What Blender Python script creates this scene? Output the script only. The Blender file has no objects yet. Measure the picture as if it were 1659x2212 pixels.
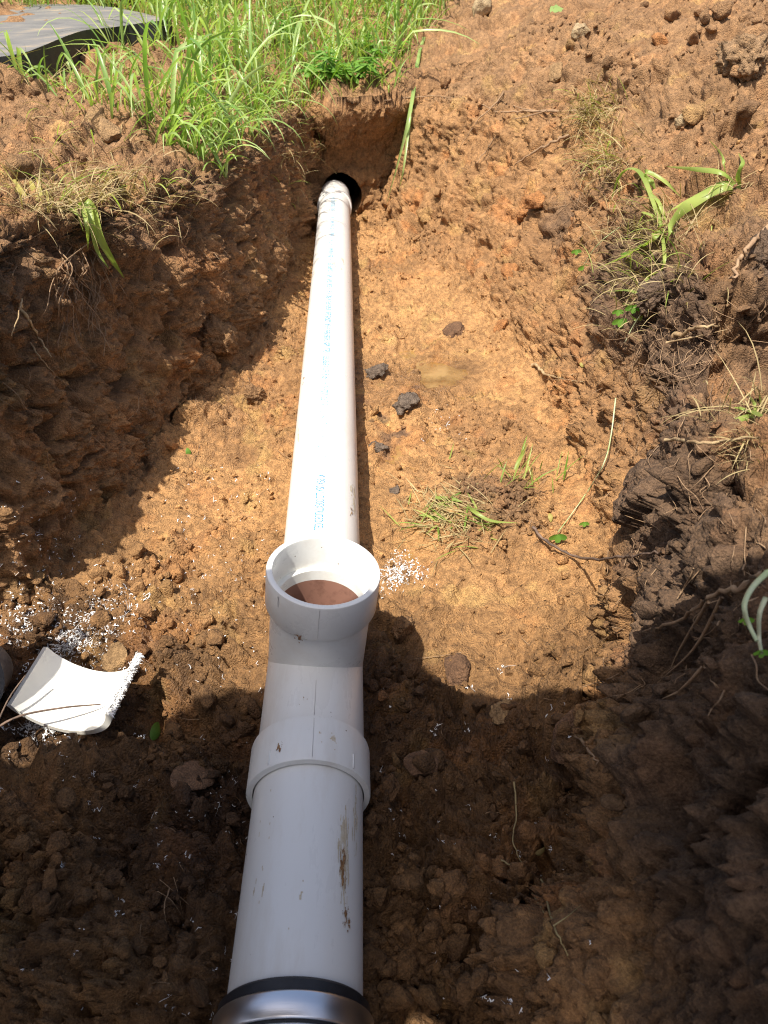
import bpy, bmesh, math, random
import numpy as np
from mathutils import Vector, Matrix, noise as mnoise

random.seed(11)
rng = np.random.default_rng(11)
scene = bpy.context.scene
COL = scene.collection

# ------------------------------------------------------------------ camera
CAM_Z = 0.78
PITCH = math.radians(36.0)
FPX, RW, RH = 1600.0, 1659.0, 2212.0          # focal length and frame in reference units
cd = bpy.data.cameras.new('camera')
cam = bpy.data.objects.new('camera', cd)
COL.objects.link(cam)
cam.location = (0, 0, CAM_Z)
cam.rotation_euler = (math.pi / 2 - PITCH, 0, 0)
cd.sensor_fit = 'VERTICAL'
cd.sensor_height = 24.0
cd.lens = 24.0 * FPX / RH
cd.clip_start = 0.01
cd.clip_end = 400
cd.dof.use_dof = True
cd.dof.focus_distance = 1.05
cd.dof.aperture_fstop = cd.lens / 2.0
scene.camera = cam

# ------------------------------------------------------------------ sky, sun, exposure
SUN_TRAVEL = Vector((0.25, 0.38, -0.89)).normalized()
to_sun = -SUN_TRAVEL
sun_el = math.asin(to_sun.z)
world = bpy.data.worlds.new('World')
scene.world = world
world.use_nodes = True
wn = world.node_tree
wn.nodes.clear()
sky = wn.nodes.new('ShaderNodeTexSky')
sky.sky_type = 'NISHITA'
sky.sun_disc = False
sky.dust_density = 3.5
sky.ozone_density = 0.6
sky.air_density = 0.8
sky.sun_elevation = sun_el
sky.sun_rotation = math.atan2(to_sun.x, to_sun.y)
bg = wn.nodes.new('ShaderNodeBackground')
bg.inputs['Strength'].default_value = 0.14
wo = wn.nodes.new('ShaderNodeOutputWorld')
wn.links.new(sky.outputs[0], bg.inputs[0])
wn.links.new(bg.outputs[0], wo.inputs[0])
sd = bpy.data.lights.new('sun', 'SUN')
sd.energy = 5.0
sd.angle = math.radians(0.53)
sd.color = (1.0, 0.955, 0.88)
sun = bpy.data.objects.new('sun', sd)
COL.objects.link(sun)
sun.rotation_euler = SUN_TRAVEL.to_track_quat('-Z', 'Y').to_euler()
sun.location = (-1, -0.5, 4)
vs = scene.view_settings
vs.view_transform = 'Standard'
vs.look = 'None'
vs.gamma = 1.0
vs.exposure = 0.58
vs.use_curve_mapping = False
scene.cycles.use_denoising = True
scene.cycles.denoiser = 'OPENIMAGEDENOISE'
scene.cycles.denoising_input_passes = 'RGB_ALBEDO_NORMAL'
scene.cycles.denoising_prefilter = 'NONE'
scene.cycles.pixel_filter_type = 'BLACKMAN_HARRIS'
scene.cycles.filter_width = 1.1
scene.cycles.use_light_tree = False
scene.cycles.sample_clamp_indirect = 4.0
scene.cycles.max_bounces = 6
scene.cycles.diffuse_bounces = 3
scene.cycles.glossy_bounces = 3
scene.cycles.transmission_bounces = 4
scene.cycles.caustics_reflective = False
scene.cycles.caustics_refractive = False

# ------------------------------------------------------------------ helpers
def tag(o, label=None, cat=None, group=None, kind=None):
    if label: o['label'] = label
    if cat: o['category'] = cat
    if group: o['group'] = group
    if kind: o['kind'] = kind
    return o

def empty(name, loc=(0, 0, 0), label=None, cat=None, group=None):
    o = bpy.data.objects.new(name, None)
    COL.objects.link(o)
    o.location = loc
    o.empty_display_size = 0.05
    return tag(o, label, cat, group)

def mesh_np(name, verts, faces, mat=None, parent=None, smooth=True, attrs=None):
    """verts (n,3) array, faces (m,k) int array of one size"""
    me = bpy.data.meshes.new(name)
    verts = np.asarray(verts, dtype=np.float32)
    faces = np.asarray(faces, dtype=np.int32)
    m, k = faces.shape
    me.vertices.add(len(verts))
    me.vertices.foreach_set('co', verts.ravel())
    me.loops.add(m * k)
    me.loops.foreach_set('vertex_index', faces.ravel())
    me.polygons.add(m)
    me.polygons.foreach_set('loop_start', np.arange(0, m * k, k, dtype=np.int32))
    me.polygons.foreach_set('use_smooth', np.full(m, bool(smooth)))
    me.update(calc_edges=True)
    if attrs:
        for an, (typ, data) in attrs.items():
            a = me.attributes.new(an, typ, 'POINT')
            a.data.foreach_set('color' if typ == 'FLOAT_COLOR' else 'value', np.asarray(data, dtype=np.float32).ravel())
    o = bpy.data.objects.new(name, me)
    COL.objects.link(o)
    if mat: me.materials.append(mat)
    if parent is not None:
        o.parent = parent
        o.matrix_parent_inverse = Matrix.Translation(-Vector(parent.location))
    return o

def mesh_py(name, verts, faces, mat=None, parent=None, smooth=True):
    me = bpy.data.meshes.new(name)
    me.from_pydata([tuple(v) for v in verts], [], faces)
    me.update()
    for p in me.polygons: p.use_smooth = smooth
    o = bpy.data.objects.new(name, me)
    COL.objects.link(o)
    if mat: me.materials.append(mat)
    if parent is not None:
        o.parent = parent
        o.matrix_parent_inverse = Matrix.Translation(-Vector(parent.location))
    return o

def ray_dir(u, v):
    dx = (u - RW / 2) / FPX
    dy = (v - RH / 2) / FPX
    c, s = math.cos(PITCH), math.sin(PITCH)
    return Vector((dx, c - dy * s, -s - dy * c))

# vectorised noise --------------------------------------------------
def _h(ix, iy, iz, seed):
    h = (ix.astype(np.uint32) * np.uint32(374761393) + iy.astype(np.uint32) * np.uint32(668265263)
         + iz.astype(np.uint32) * np.uint32(2147483647 & 1274126177) + np.uint32((seed * 974711) & 0xffffffff))
    h = (h ^ (h >> np.uint32(13))) * np.uint32(1274126177)
    h = (h ^ (h >> np.uint32(16))) * np.uint32(2246822519)
    h = h ^ (h >> np.uint32(15))
    return h

def _hf(ix, iy, iz, seed):
    return _h(ix, iy, iz, seed).astype(np.float32) * np.float32(1.0 / 4294967295.0)

def vnoise(P, scale, seed=0):
    p = P / np.float32(scale)
    f0 = np.floor(p)
    i = f0.astype(np.int64) + 100000
    f = (p - f0).astype(np.float32)
    f = f * f * (3 - 2 * f)
    out = np.zeros(P.shape[0], np.float32)
    for a in (0, 1):
        wx = f[:, 0] if a else 1 - f[:, 0]
        for b in (0, 1):
            wy = f[:, 1] if b else 1 - f[:, 1]
            for c in (0, 1):
                wz = f[:, 2] if c else 1 - f[:, 2]
                out += wx * wy * wz * _hf(i[:, 0] + a, i[:, 1] + b, i[:, 2] + c, seed)
    return out * 2 - 1

def fbm(P, scale, octv=4, seed=0, gain=0.5):
    out = np.zeros(P.shape[0], np.float32)
    a = 1.0
    for k in range(octv):
        out += a * vnoise(P + np.float32(17.3 * k), scale, seed + k)
        scale *= 0.49
        a *= gain
    return out

def worley(P, scale, seed=0):
    """distance to nearest feature point (in cells) and its random value"""
    p = P / np.float32(scale)
    base = np.floor(p - 0.5).astype(np.int64)
    best = np.full(P.shape[0], 9.0, np.float32)
    val = np.zeros(P.shape[0], np.float32)
    for a in (0, 1):
        for b in (0, 1):
            for c in (0, 1):
                ix, iy, iz = base[:, 0] + a, base[:, 1] + b, base[:, 2] + c
                h = _h(ix + 100000, iy + 100000, iz + 100000, seed)
                jx = (h & np.uint32(1023)).astype(np.float32) / 1023.0
                jy = ((h >> np.uint32(10)) & np.uint32(1023)).astype(np.float32) / 1023.0
                jz = ((h >> np.uint32(20)) & np.uint32(1023)).astype(np.float32) / 1023.0
                d = (ix + .15 + .7 * jx - p[:, 0]) ** 2 + (iy + .15 + .7 * jy - p[:, 1]) ** 2 + (iz + .15 + .7 * jz - p[:, 2]) ** 2
                hit = d < best
                best = np.where(hit, d, best).astype(np.float32)
                val = np.where(hit, ((h >> np.uint32(7)) & np.uint32(4095)).astype(np.float32) / 4095.0, val)
    return np.sqrt(best), val

def sstep(a, b, x):
    t = np.clip((x - a) / (b - a), 0, 1)
    return t * t * (3 - 2 * t)

# materials ---------------------------------------------------------
def new_mat(name):
    m = bpy.data.materials.new(name)
    m.use_nodes = True
    nt = m.node_tree
    b = nt.nodes['Principled BSDF']
    return m, nt, b

def nd(nt, t, **kw):
    n = nt.nodes.new(t)
    for k, v in kw.items():
        if k.startswith('_'): setattr(n, k[1:], v)
        else: n.inputs[k.replace('__', ' ')].default_value = v
    return n

def ramp(nt, fac, stops):
    r = nt.nodes.new('ShaderNodeValToRGB')
    e = r.color_ramp.elements
    while len(e) < len(stops): e.new(0.5)
    for i, (p, c) in enumerate(stops):
        e[i].position = p
        e[i].color = c if len(c) == 4 else (*c, 1)
    nt.links.new(fac, r.inputs[0])
    return r.outputs[0]

def mixc(nt, fac, a, b, mode='MIX'):
    m = nt.nodes.new('ShaderNodeMix')
    m.data_type = 'RGBA'
    m.blend_type = mode
    for sock, val in ((m.inputs[0], fac), (m.inputs[6], a), (m.inputs[7], b)):
        if hasattr(val, 'is_linked'): nt.links.new(val, sock)
        elif isinstance(val, (int, float)): sock.default_value = val
        else: sock.default_value = (*val, 1) if len(val) == 3 else val
    return m.outputs[2]

def soil_material():
    m, nt, b = new_mat('soil')
    at = nd(nt, 'ShaderNodeAttribute', _attribute_name='soil_col')
    wet = nd(nt, 'ShaderNodeAttribute', _attribute_name='wet')
    geo = nd(nt, 'ShaderNodeTexCoord')
    n1 = nd(nt, 'ShaderNodeTexNoise', Scale=70.0, Detail=8.0, Roughness=0.7)
    n2 = nd(nt, 'ShaderNodeTexNoise', Scale=420.0, Detail=5.0, Roughness=0.75)
    for n in (n1, n2): nt.links.new(geo.outputs['Object'], n.inputs['Vector'])
    g1 = ramp(nt, n1.outputs[0], [(0.30, (.46, .43, .41)), (0.5, (1, 1, 1)), (0.70, (1.5, 1.48, 1.42))])
    g2 = ramp(nt, n2.outputs[0], [(0.32, (.52, .50, .48)), (0.52, (1.03, 1.03, 1.02)), (0.70, (1.55, 1.55, 1.5))])
    c = mixc(nt, 1.0, at.outputs['Color'], g1, 'MULTIPLY')
    c = mixc(nt, 0.8, c, g2, 'MULTIPLY')
    nt.links.new(c, b.inputs['Base Color'])
    rr = nd(nt, 'ShaderNodeMapRange')
    rr.inputs['To Min'].default_value = 0.92
    rr.inputs['To Max'].default_value = 0.30
    nt.links.new(wet.outputs['Fac'], rr.inputs['Value'])
    nt.links.new(rr.outputs[0], b.inputs['Roughness'])
    b.inputs['Specular IOR Level'].default_value = 0.35
    v = nd(nt, 'ShaderNodeTexVoronoi', Scale=330.0)
    nt.links.new(geo.outputs['Object'], v.inputs['Vector'])
    n3 = nd(nt, 'ShaderNodeTexNoise', Scale=260.0, Detail=6.0, Roughness=0.7)
    nt.links.new(geo.outputs['Object'], n3.inputs['Vector'])
    ad = nd(nt, 'ShaderNodeMath', _operation='SUBTRACT')
    nt.links.new(n3.outputs[0], ad.inputs[0])
    mu = nd(nt, 'ShaderNodeMath', _operation='MULTIPLY')
    nt.links.new(v.outputs['Distance'], mu.inputs[0])
    mu.inputs[1].default_value = 0.45
    nt.links.new(mu.outputs[0], ad.inputs[1])
    bp = nd(nt, 'ShaderNodeBump', Strength=1.0, Distance=0.0055)
    nt.links.new(ad.outputs[0], bp.inputs['Height'])
    nt.links.new(bp.outputs[0], b.inputs['Normal'])
    return m

def plain_mat(name, col, rough=0.6, col2=None, scale=40.0, bump=0.0, bscale=200.0, spec=0.4, metal=0.0, coords='Object', lo=0.35, hi=0.65):
    m, nt, b = new_mat(name)
    tc = nd(nt, 'ShaderNodeTexCoord')
    b.inputs['Roughness'].default_value = rough
    b.inputs['Metallic'].default_value = metal
    b.inputs['Specular IOR Level'].default_value = spec
    if col2:
        n = nd(nt, 'ShaderNodeTexNoise', Scale=scale, Detail=6.0, Roughness=0.65)
        nt.links.new(tc.outputs[coords], n.inputs['Vector'])
        nt.links.new(ramp(nt, n.outputs[0], [(lo, col), (hi, col2)]), b.inputs['Base Color'])
    else:
        b.inputs['Base Color'].default_value = (*col, 1)
    if bump:
        n = nd(nt, 'ShaderNodeTexNoise', Scale=bscale, Detail=6.0, Roughness=0.7)
        nt.links.new(tc.outputs[coords], n.inputs['Vector'])
        bp = nd(nt, 'ShaderNodeBump', Strength=0.8, Distance=bump)
        nt.links.new(n.outputs[0], bp.inputs['Height'])
        nt.links.new(bp.outputs[0], b.inputs['Normal'])
    return m

def leaf_mat(name, a, bcol, rough=0.42, trans=0.45, scale=9.0):
    m, nt, b = new_mat(name)
    geo = nd(nt, 'ShaderNodeNewGeometry')
    tc = nd(nt, 'ShaderNodeTexCoord')
    n = nd(nt, 'ShaderNodeTexNoise', Scale=scale, Detail=3.0)
    nt.links.new(tc.outputs['Object'], n.inputs['Vector'])
    ad = nd(nt, 'ShaderNodeMath', _operation='ADD')
    nt.links.new(n.outputs[0], ad.inputs[0])
    ml = nd(nt, 'ShaderNodeMath', _operation='MULTIPLY_ADD')
    nt.links.new(geo.outputs['Random Per Island'], ml.inputs[0])
    ml.inputs[1].default_value = 0.7
    ml.inputs[2].default_value = -0.35
    nt.links.new(ml.outputs[0], ad.inputs[1])
    c = ramp(nt, ad.outputs[0], [(0.15, a), (0.85, bcol)])
    nt.links.new(c, b.inputs['Base Color'])
    b.inputs['Roughness'].default_value = rough
    b.inputs['Specular IOR Level'].default_value = 0.45
    tr = nd(nt, 'ShaderNodeBsdfTranslucent')
    br = mixc(nt, 1.0, c, (1.15, 1.3, .55), 'MULTIPLY')
    nt.links.new(br, tr.inputs['Color'])
    mx = nd(nt, 'ShaderNodeMixShader')
    mx.inputs[0].default_value = trans
    nt.links.new(b.outputs[0], mx.inputs[1])
    nt.links.new(tr.outputs[0], mx.inputs[2])
    nt.links.new(mx.outputs[0], nt.nodes['Material Output'].inputs['Surface'])
    return m

def pvc_mat(name, base, stain, amount=0.5, rough=0.28):
    m, nt, b = new_mat(name)
    tc = nd(nt, 'ShaderNodeTexCoord')
    n = nd(nt, 'ShaderNodeTexNoise', Scale=9.0, Detail=9.0, Roughness=0.7)
    mp = nd(nt, 'ShaderNodeMapping')
    mp.inputs['Scale'].default_value = (3.0, 0.7, 3.0)
    nt.links.new(tc.outputs['Object'], mp.inputs['Vector'])
    nt.links.new(mp.outputs[0], n.inputs['Vector'])
    s = ramp(nt, n.outputs[0], [(0.50, (0, 0, 0)), (0.80, (1, 1, 1))])
    sf = nd(nt, 'ShaderNodeMath', _operation='MULTIPLY')
    nt.links.new(s, sf.inputs[0]); sf.inputs[1].default_value = amount
    c = mixc(nt, sf.outputs[0], base, stain)
    v = nd(nt, 'ShaderNodeTexVoronoi', Scale=70.0)
    nt.links.new(tc.outputs['Object'], v.inputs['Vector'])
    dots = ramp(nt, v.outputs['Distance'], [(0.045, (1, 1, 1)), (0.075, (0, 0, 0))])
    vs_ = nd(nt, 'ShaderNodeTexNoise', Scale=14.0, Detail=2.0)
    nt.links.new(tc.outputs['Object'], vs_.inputs['Vector'])
    gate = ramp(nt, vs_.outputs[0], [(0.54, (0, 0, 0)), (0.58, (1, 1, 1))])
    dm = mixc(nt, 1.0, dots, gate, 'MULTIPLY')
    c = mixc(nt, dm, c, (0.16, 0.10, 0.06))
    nt.links.new(c, b.inputs['Base Color'])
    rn = ramp(nt, n.outputs[0], [(0.3, (rough - .06,) * 3), (0.75, (rough + .25,) * 3)])
    nt.links.new(rn, b.inputs['Roughness'])
    b.inputs['Specular IOR Level'].default_value = 0.5
    bp = nd(nt, 'ShaderNodeBump', Strength=0.12, Distance=0.0006)
    nt.links.new(n.outputs[0], bp.inputs['Height'])
    nt.links.new(bp.outputs[0], b.inputs['Normal'])
    return m

M = {}
M['soil'] = soil_material()
M['pvc_pipe'] = pvc_mat('pvc_pipe', (.72, .695, .65), (.50, .38, .24), 0.40)
M['pvc_near'] = pvc_mat('pvc_near', (.75, .745, .70), (.50, .42, .31), 0.40)
M['pvc_tee'] = pvc_mat('pvc_tee', (.745, .74, .695), (.48, .40, .30), 0.40, 0.25)
M['pvc_shell'] = pvc_mat('pvc_shell', (.82, .79, .70), (.42, .34, .24), 0.35, 0.35)
M['shaving'] = plain_mat('shaving', (.82, .81, .79), 0.5, (.58, .50, .40), 70.0, lo=.5, hi=.75)
M['ink'] = plain_mat('ink', (.01, .20, .40), 0.5, (.10, .36, .52), 300.0)
M['ink_faded'] = plain_mat('ink_faded', (.05, .28, .48), 0.5, (.30, .50, .62), 300.0)
M['seam'] = plain_mat('seam', (.62, .60, .57), 0.4)
M['rubber'] = plain_mat('rubber', (.014, .014, .015), 0.42, (.028, .028, .03), 60.0, 0.0004, 400)
M['mud'] = plain_mat('mud', (.15, .065, .025), 0.55, (.36, .21, .09), 190.0, 0.0008, 500)
M['mud_film'] = plain_mat('mud_film', (.50, .41, .27), 0.5, (.64, .58, .46), 160.0, 0.0004, 500)
M['mud_inside'] = plain_mat('mud_inside', (.28, .145, .105), 0.22, (.14, .07, .05), 55.0, 0.0, lo=.5, hi=.8)
M['root'] = plain_mat('root', (.34, .22, .12), 0.75, (.22, .13, .07), 60.0, 0.001, 300)
M['root_pale'] = plain_mat('root_pale', (.46, .34, .18), 0.8, (.22, .13, .06), 50.0, 0.001, 300)
M['twig'] = plain_mat('twig', (.06, .04, .03), 0.7, (.20, .13, .09), 60.0, 0.001, 300)
M['straw'] = leaf_mat('straw', (.46, .36, .17), (.30, .22, .10), 0.6, 0.25)
M['grass'] = leaf_mat('grass', (.17, .29, .040), (.48, .54, .15), 0.40, 0.5)
M['grass_blue'] = leaf_mat('grass_blue', (.17, .30, .06), (.44, .54, .20), 0.32, 0.42)
M['weed'] = leaf_mat('weed', (.09, .23, .03), (.24, .42, .07), 0.4, 0.45, 30.0)
M['leaf_dry'] = leaf_mat('leaf_dry', (.30, .26, .06), (.42, .36, .10), 0.6, 0.3, 40.0)
M['shoot'] = plain_mat('shoot', (.55, .55, .36), 0.45, (.30, .42, .14), 14.0)
M['void'] = plain_mat('void', (.010, .009, .009), 0.6)
M['water'] = plain_mat('water', (.24, .140, .050), 0.06, (.38, .235, .085), 34.0, 0.0006, 30, spec=0.5)
M['rock'] = plain_mat('rock', (.20, .105, .055), 0.8, (.10, .055, .03), 25.0, 0.005, 150)
M['rock_tan'] = plain_mat('rock_tan', (.40, .25, .10), 0.85, (.28, .16, .07), 40.0, 0.005, 150)
M['rock_orange'] = plain_mat('rock_orange', (.42, .19, .06), 0.85, (.30, .10, .03), 50.0, 0.005, 150)
M['rock_pale'] = plain_mat('rock_pale', (.50, .38, .22), 0.85, (.36, .25, .13), 40.0, 0.005, 150)
M['charcoal'] = plain_mat('charcoal', (.06, .052, .045), 0.8, (.26, .165, .085), 38.0, 0.006, 160)
M['clod'] = plain_mat('clod', (.26, .135, .055), 0.9, (.14, .072, .032), 60.0, 0.007, 170)
M['topsoil_clod'] = plain_mat('topsoil_clod', (.13, .08, .055), 0.92, (.06, .04, .028), 60.0, 0.008, 160)
M['jeans'] = plain_mat('jeans', (.018, .022, .035), 0.9, (.03, .036, .055), 200.0, 0.0006, 900)
M['shirt'] = plain_mat('shirt', (.10, .12, .13), 0.9, (.13, .15, .16), 60.0, 0.0006, 700)
M['skin'] = plain_mat('skin', (.50, .30, .21), 0.5, (.44, .25, .17), 30.0)
M['boot'] = plain_mat('boot', (.20, .15, .11), 0.7, (.10, .075, .055), 40.0, 0.001, 250)
M['hair'] = plain_mat('hair', (.03, .02, .014), 0.6, (.06, .04, .025), 200.0, 0.002, 300)
M['scrap'] = plain_mat('scrap', (.80, .82, .85), 0.35, (.70, .74, .80), 20.0)

def water_mat():
    m, nt, b = new_mat('muddy_water')
    b.inputs['Base Color'].default_value = (.40, .245, .085, 1)
    b.inputs['Roughness'].default_value = 0.05
    b.inputs['Specular IOR Level'].default_value = 0.5
    tc = nd(nt, 'ShaderNodeTexCoord')
    n = nd(nt, 'ShaderNodeTexNoise', Scale=16.0, Detail=5.0, Roughness=0.6)
    nt.links.new(tc.outputs['Object'], n.inputs['Vector'])
    tr = nd(nt, 'ShaderNodeBsdfTransparent')
    tr.inputs['Color'].default_value = (.92, .80, .60, 1)
    mx = nd(nt, 'ShaderNodeMixShader')
    nt.links.new(ramp(nt, n.outputs[0], [(0.35, (.20, .20, .20)), (0.65, (.75, .75, .75))]), mx.inputs[0])
    nt.links.new(tr.outputs[0], mx.inputs[1]); nt.links.new(b.outputs[0], mx.inputs[2])
    nt.links.new(mx.outputs[0], nt.nodes['Material Output'].inputs['Surface'])
    return m
M['water'] = water_mat()

def steel_mat():
    m, nt, b = new_mat('steel')
    b.inputs['Base Color'].default_value = (.82, .82, .82, 1)
    b.inputs['Metallic'].default_value = 1.0
    b.inputs['Roughness'].default_value = 0.36
    b.inputs['Anisotropic'].default_value = 0.4
    tc = nd(nt, 'ShaderNodeTexCoord')
    mp = nd(nt, 'ShaderNodeMapping')
    mp.inputs['Scale'].default_value = (2, 900, 2)
    n = nd(nt, 'ShaderNodeTexNoise', Scale=1.0, Detail=2.0)
    nt.links.new(tc.outputs['Object'], mp.inputs['Vector'])
    nt.links.new(mp.outputs[0], n.inputs['Vector'])
    bp = nd(nt, 'ShaderNodeBump', Strength=0.15, Distance=0.0003)
    nt.links.new(n.outputs[0], bp.inputs['Height'])
    nt.links.new(bp.outputs[0], b.inputs['Normal'])
    return m
M['steel'] = steel_mat()

def mat_mat():
    m, nt, b = new_mat('rubber_sheet')
    tc = nd(nt, 'ShaderNodeTexCoord')
    n = nd(nt, 'ShaderNodeTexNoise', Scale=7.0, Detail=8.0, Roughness=0.65)
    mp = nd(nt, 'ShaderNodeMapping'); mp.inputs['Scale'].default_value = (1, 2.4, 1)
    nt.links.new(tc.outputs['Object'], mp.inputs['Vector']); nt.links.new(mp.outputs[0], n.inputs['Vector'])
    nt.links.new(ramp(nt, n.outputs[0], [(0.30, (.11, .108, .105)), (0.55, (.17, .16, .145)), (0.72, (.30, .235, .155))]), b.inputs['Base Color'])
    b.inputs['Roughness'].default_value = 0.8
    b.inputs['Specular IOR Level'].default_value = 0.2
    n2 = nd(nt, 'ShaderNodeTexNoise', Scale=60.0, Detail=6.0)
    nt.links.new(tc.outputs['Object'], n2.inputs['Vector'])
    bp = nd(nt, 'ShaderNodeBump', Strength=0.6, Distance=0.002)
    nt.links.new(n2.outputs[0], bp.inputs['Height']); nt.links.new(bp.outputs[0], b.inputs['Normal'])
    return m
M['rubber_sheet'] = mat_mat()

# ------------------------------------------------------------------ pipe line geometry
AXIS_Z = 0.08
def axis_x(y):
    return -0.0685 - 0.024 * y if y < 0.66 else -0.0843 - 0.0445 * (y - 0.66)

# ------------------------------------------------------------------ the ground sheet
END_Y = 3.08
YK = np.array([-2, 0, .3, .45, .66, .76, .84, 1.0, 1.3, 1.45, 1.7, 2.2, 2.6, 2.97])
def tab(*v): return np.array(v, dtype=float)
lipLx = tab(-0.86, -0.82, -0.8, -0.77, -0.7, -0.65, -0.6, -0.55, -0.53, -0.47, -0.41, -0.38, -0.355, -0.29)
lipLz = tab(0.45, 0.45, 0.46, 0.465, 0.47, 0.475, 0.48, 0.48, 0.46, 0.445, 0.42, 0.385, 0.38, 0.387)
ftLx = tab(-0.74, -0.74, -0.72, -0.68, -0.62, -0.57, -0.53, -0.49, -0.46, -0.41, -0.34, -0.305, -0.285, -0.265)
ftRx = tab(0.11, 0.11, 0.125, 0.2, 0.285, 0.295, 0.345, 0.36, 0.365, 0.355, 0.33, 0.2, 0.06, -0.03)
mdRx = tab(0.18, 0.18, 0.185, 0.235, 0.295, 0.305, 0.41, 0.43, 0.44, 0.44, 0.44, 0.34, 0.17, 0.02)
mdRz = tab(0.2, 0.2, 0.2, 0.2, 0.2, 0.2, 0.2, 0.2, 0.2, 0.18, 0.16, 0.13, 0.1, 0.15)
lpRx = tab(0.25, 0.25, 0.255, 0.29, 0.325, 0.34, 0.47, 0.5, 0.5, 0.53, 0.56, 0.56, 0.36, 0.12)
lpRz = tab(0.43, 0.43, 0.43, 0.42, 0.385, 0.375, 0.37, 0.36, 0.36, 0.38, 0.4, 0.43, 0.4, 0.385)
r1x = tab(0.7, 0.7, 0.7, 0.71, 0.72, 0.73, 0.74, 0.76, 0.8, 0.82, 0.83, 0.78, 0.62, 0.42)
r1z = tab(0.5, 0.5, 0.5, 0.495, 0.485, 0.475, 0.465, 0.465, 0.49, 0.51, 0.545, 0.6, 0.6, 0.58)
r2x = tab(1.2, 1.2, 1.2, 1.2, 1.2, 1.2, 1.2, 1.2, 1.2, 1.22, 1.22, 1.2, 1.1, 0.95)
r2z = tab(0.55, 0.55, 0.56, 0.565, 0.57, 0.575, 0.575, 0.585, 0.61, 0.63, 0.665, 0.715, 0.725, 0.72)
SEG = [6, 16, 40, 90, 56, 76, 72, 58, 58, 58, 58, 66, 76, 96, 84, 36, 14, 6]
COLS = np.concatenate([[0], np.cumsum(SEG)])

def profile(y):
    f = lambda t: float(np.interp(y, YK, t))
    px = axis_x(y)
    lx, lz, fl, fr = f(lipLx), f(lipLz), f(ftLx), f(ftRx)
    g = lambda ys, zs: float(np.interp(y, ys, zs))
    P = [(-60, g([0, 3, 60], [.3, .6, 1.9])),
         (-8, g([0, 3, 6, 60], [.42, .62, .95, 1.9])),
         (-2.6, g([0, 1, 3, 6, 60], [.45, .49, .59, .97, 1.9])),
         (-1.1, g([0, 1, 2, 2.97], [.46, .485, .515, .57])),
         (lx - .22, lz + g([0, 1, 2, 2.97], [.02, .035, .09, .11])),
         (lx, lz),
         ((lx * .18 + fl * .82) - .012, .20),
         (fl, .035),
         ((fl + px) / 2, .008),
         (px, .024),
         ((fr * .55 + px * .45), .006),
         (fr, .03),
         (f(mdRx), f(mdRz)),
         (f(lpRx), f(lpRz)),
         (f(r1x), f(r1z)),
         (f(r2x), f(r2z)),
         (2.6, f(r2z) + .06),
         (8, f(r2z) + .12),
         (60, f(r2z) + .4)]
    return np.array(P)

def filled(y):
    """profile of the ground beyond the end of the trench"""
    g = lambda ys, zs: float(np.interp(y, ys, zs))
    ys = [2.9, 3.05, 3.4, 4.2, 6, 15, 60]
    cz = g(ys, [.387, .41, .50, .68, .95, 1.3, 1.9])
    lz = g(ys, [.57, .58, .64, .71, .97, 1.32, 1.9])
    rz = g(ys, [.72, .725, .74, .79, 1.0, 1.35, 1.9])
    P0 = profile(2.97)
    xs = list(P0[:, 0])
    tgt = np.linspace(-.29, .12, 9)
    P = P0.copy()
    P[:, 0] = xs
    P[5:14, 0] = tgt
    sh = np.clip((y - 3.0) / .6, 0, 1)
    P[5:14, 1] = cz + np.linspace(0, .015, 9)
    P[13, 1] = cz + .015 + .02 * sh
    P[4, 1] = (cz + .11) * (1 - sh) + sh * (cz + .04)
    P[3, 1] = lz
    P[2, 1] = lz + .02
    P[1, 1] = lz + .03
    P[0, 1] = lz + .05
    P[14, 1] = .58 * (1 - sh) + sh * (rz * .6 + cz * .4)
    P[15, 1] = rz
    P[16, 1] = rz + .04
    P[17, 1] = rz + .06
    P[18, 1] = rz + .1
    return P

rows_y, rows_P, row_kind = [], [], []
y = -1.6
while y < 0.08:
    rows_y.append(np.full(19, y)); rows_P.append(profile(y)); row_kind.append(0); y += 0.05
while y < END_Y:
    rows_y.append(np.full(19, y)); rows_P.append(profile(y)); row_kind.append(0)
    y += 0.0031 * math.sqrt(min(y, 2.2) ** 2 + .6)
N_MAIN = len(rows_y)
NW = 100
LEAN = np.array([0, .7, 1, 1, 1, 1, .9, .45, 0])
Pt, Pf = profile(END_Y), filled(2.9)
for k in range(1, NW + 1):
    t = k / NW
    P = Pt.copy()
    a = np.arange(5, 14)
    P[a, 0] = Pt[a, 0] * (1 - t) + Pf[a, 0] * t
    P[a, 1] = Pt[a, 1] * (1 - t) + Pf[a, 1] * t
    yy = np.full(19, END_Y + 0.0006 * k)
    yy[a] = END_Y - 0.16 * float(sstep(.45, 1.0, t)) * LEAN
    rows_y.append(yy); rows_P.append(P); row_kind.append(1)
y = END_Y + 0.065
while y < 60:
    P = filled(y)
    yy = np.full(19, y)
    w = max(0, 1 - (y - END_Y - .065) / .35)
    yy[5:14] -= (0.225 - 0.0) * w * LEAN
    rows_y.append(yy); rows_P.append(P); row_kind.append(2)
    y += 0.010 if y < 3.6 else (0.016 if y < 4.8 else 0.1 * (y - 3.8))
NR = len(rows_y)
NC = COLS[-1] + 1
CT = np.array(rows_P)                               # NR,19,2
CY = np.array(rows_y)
X = np.zeros((NR, NC)); Y = np.zeros((NR, NC)); Z = np.zeros((NR, NC))
ucoord = np.zeros(NC)
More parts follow.
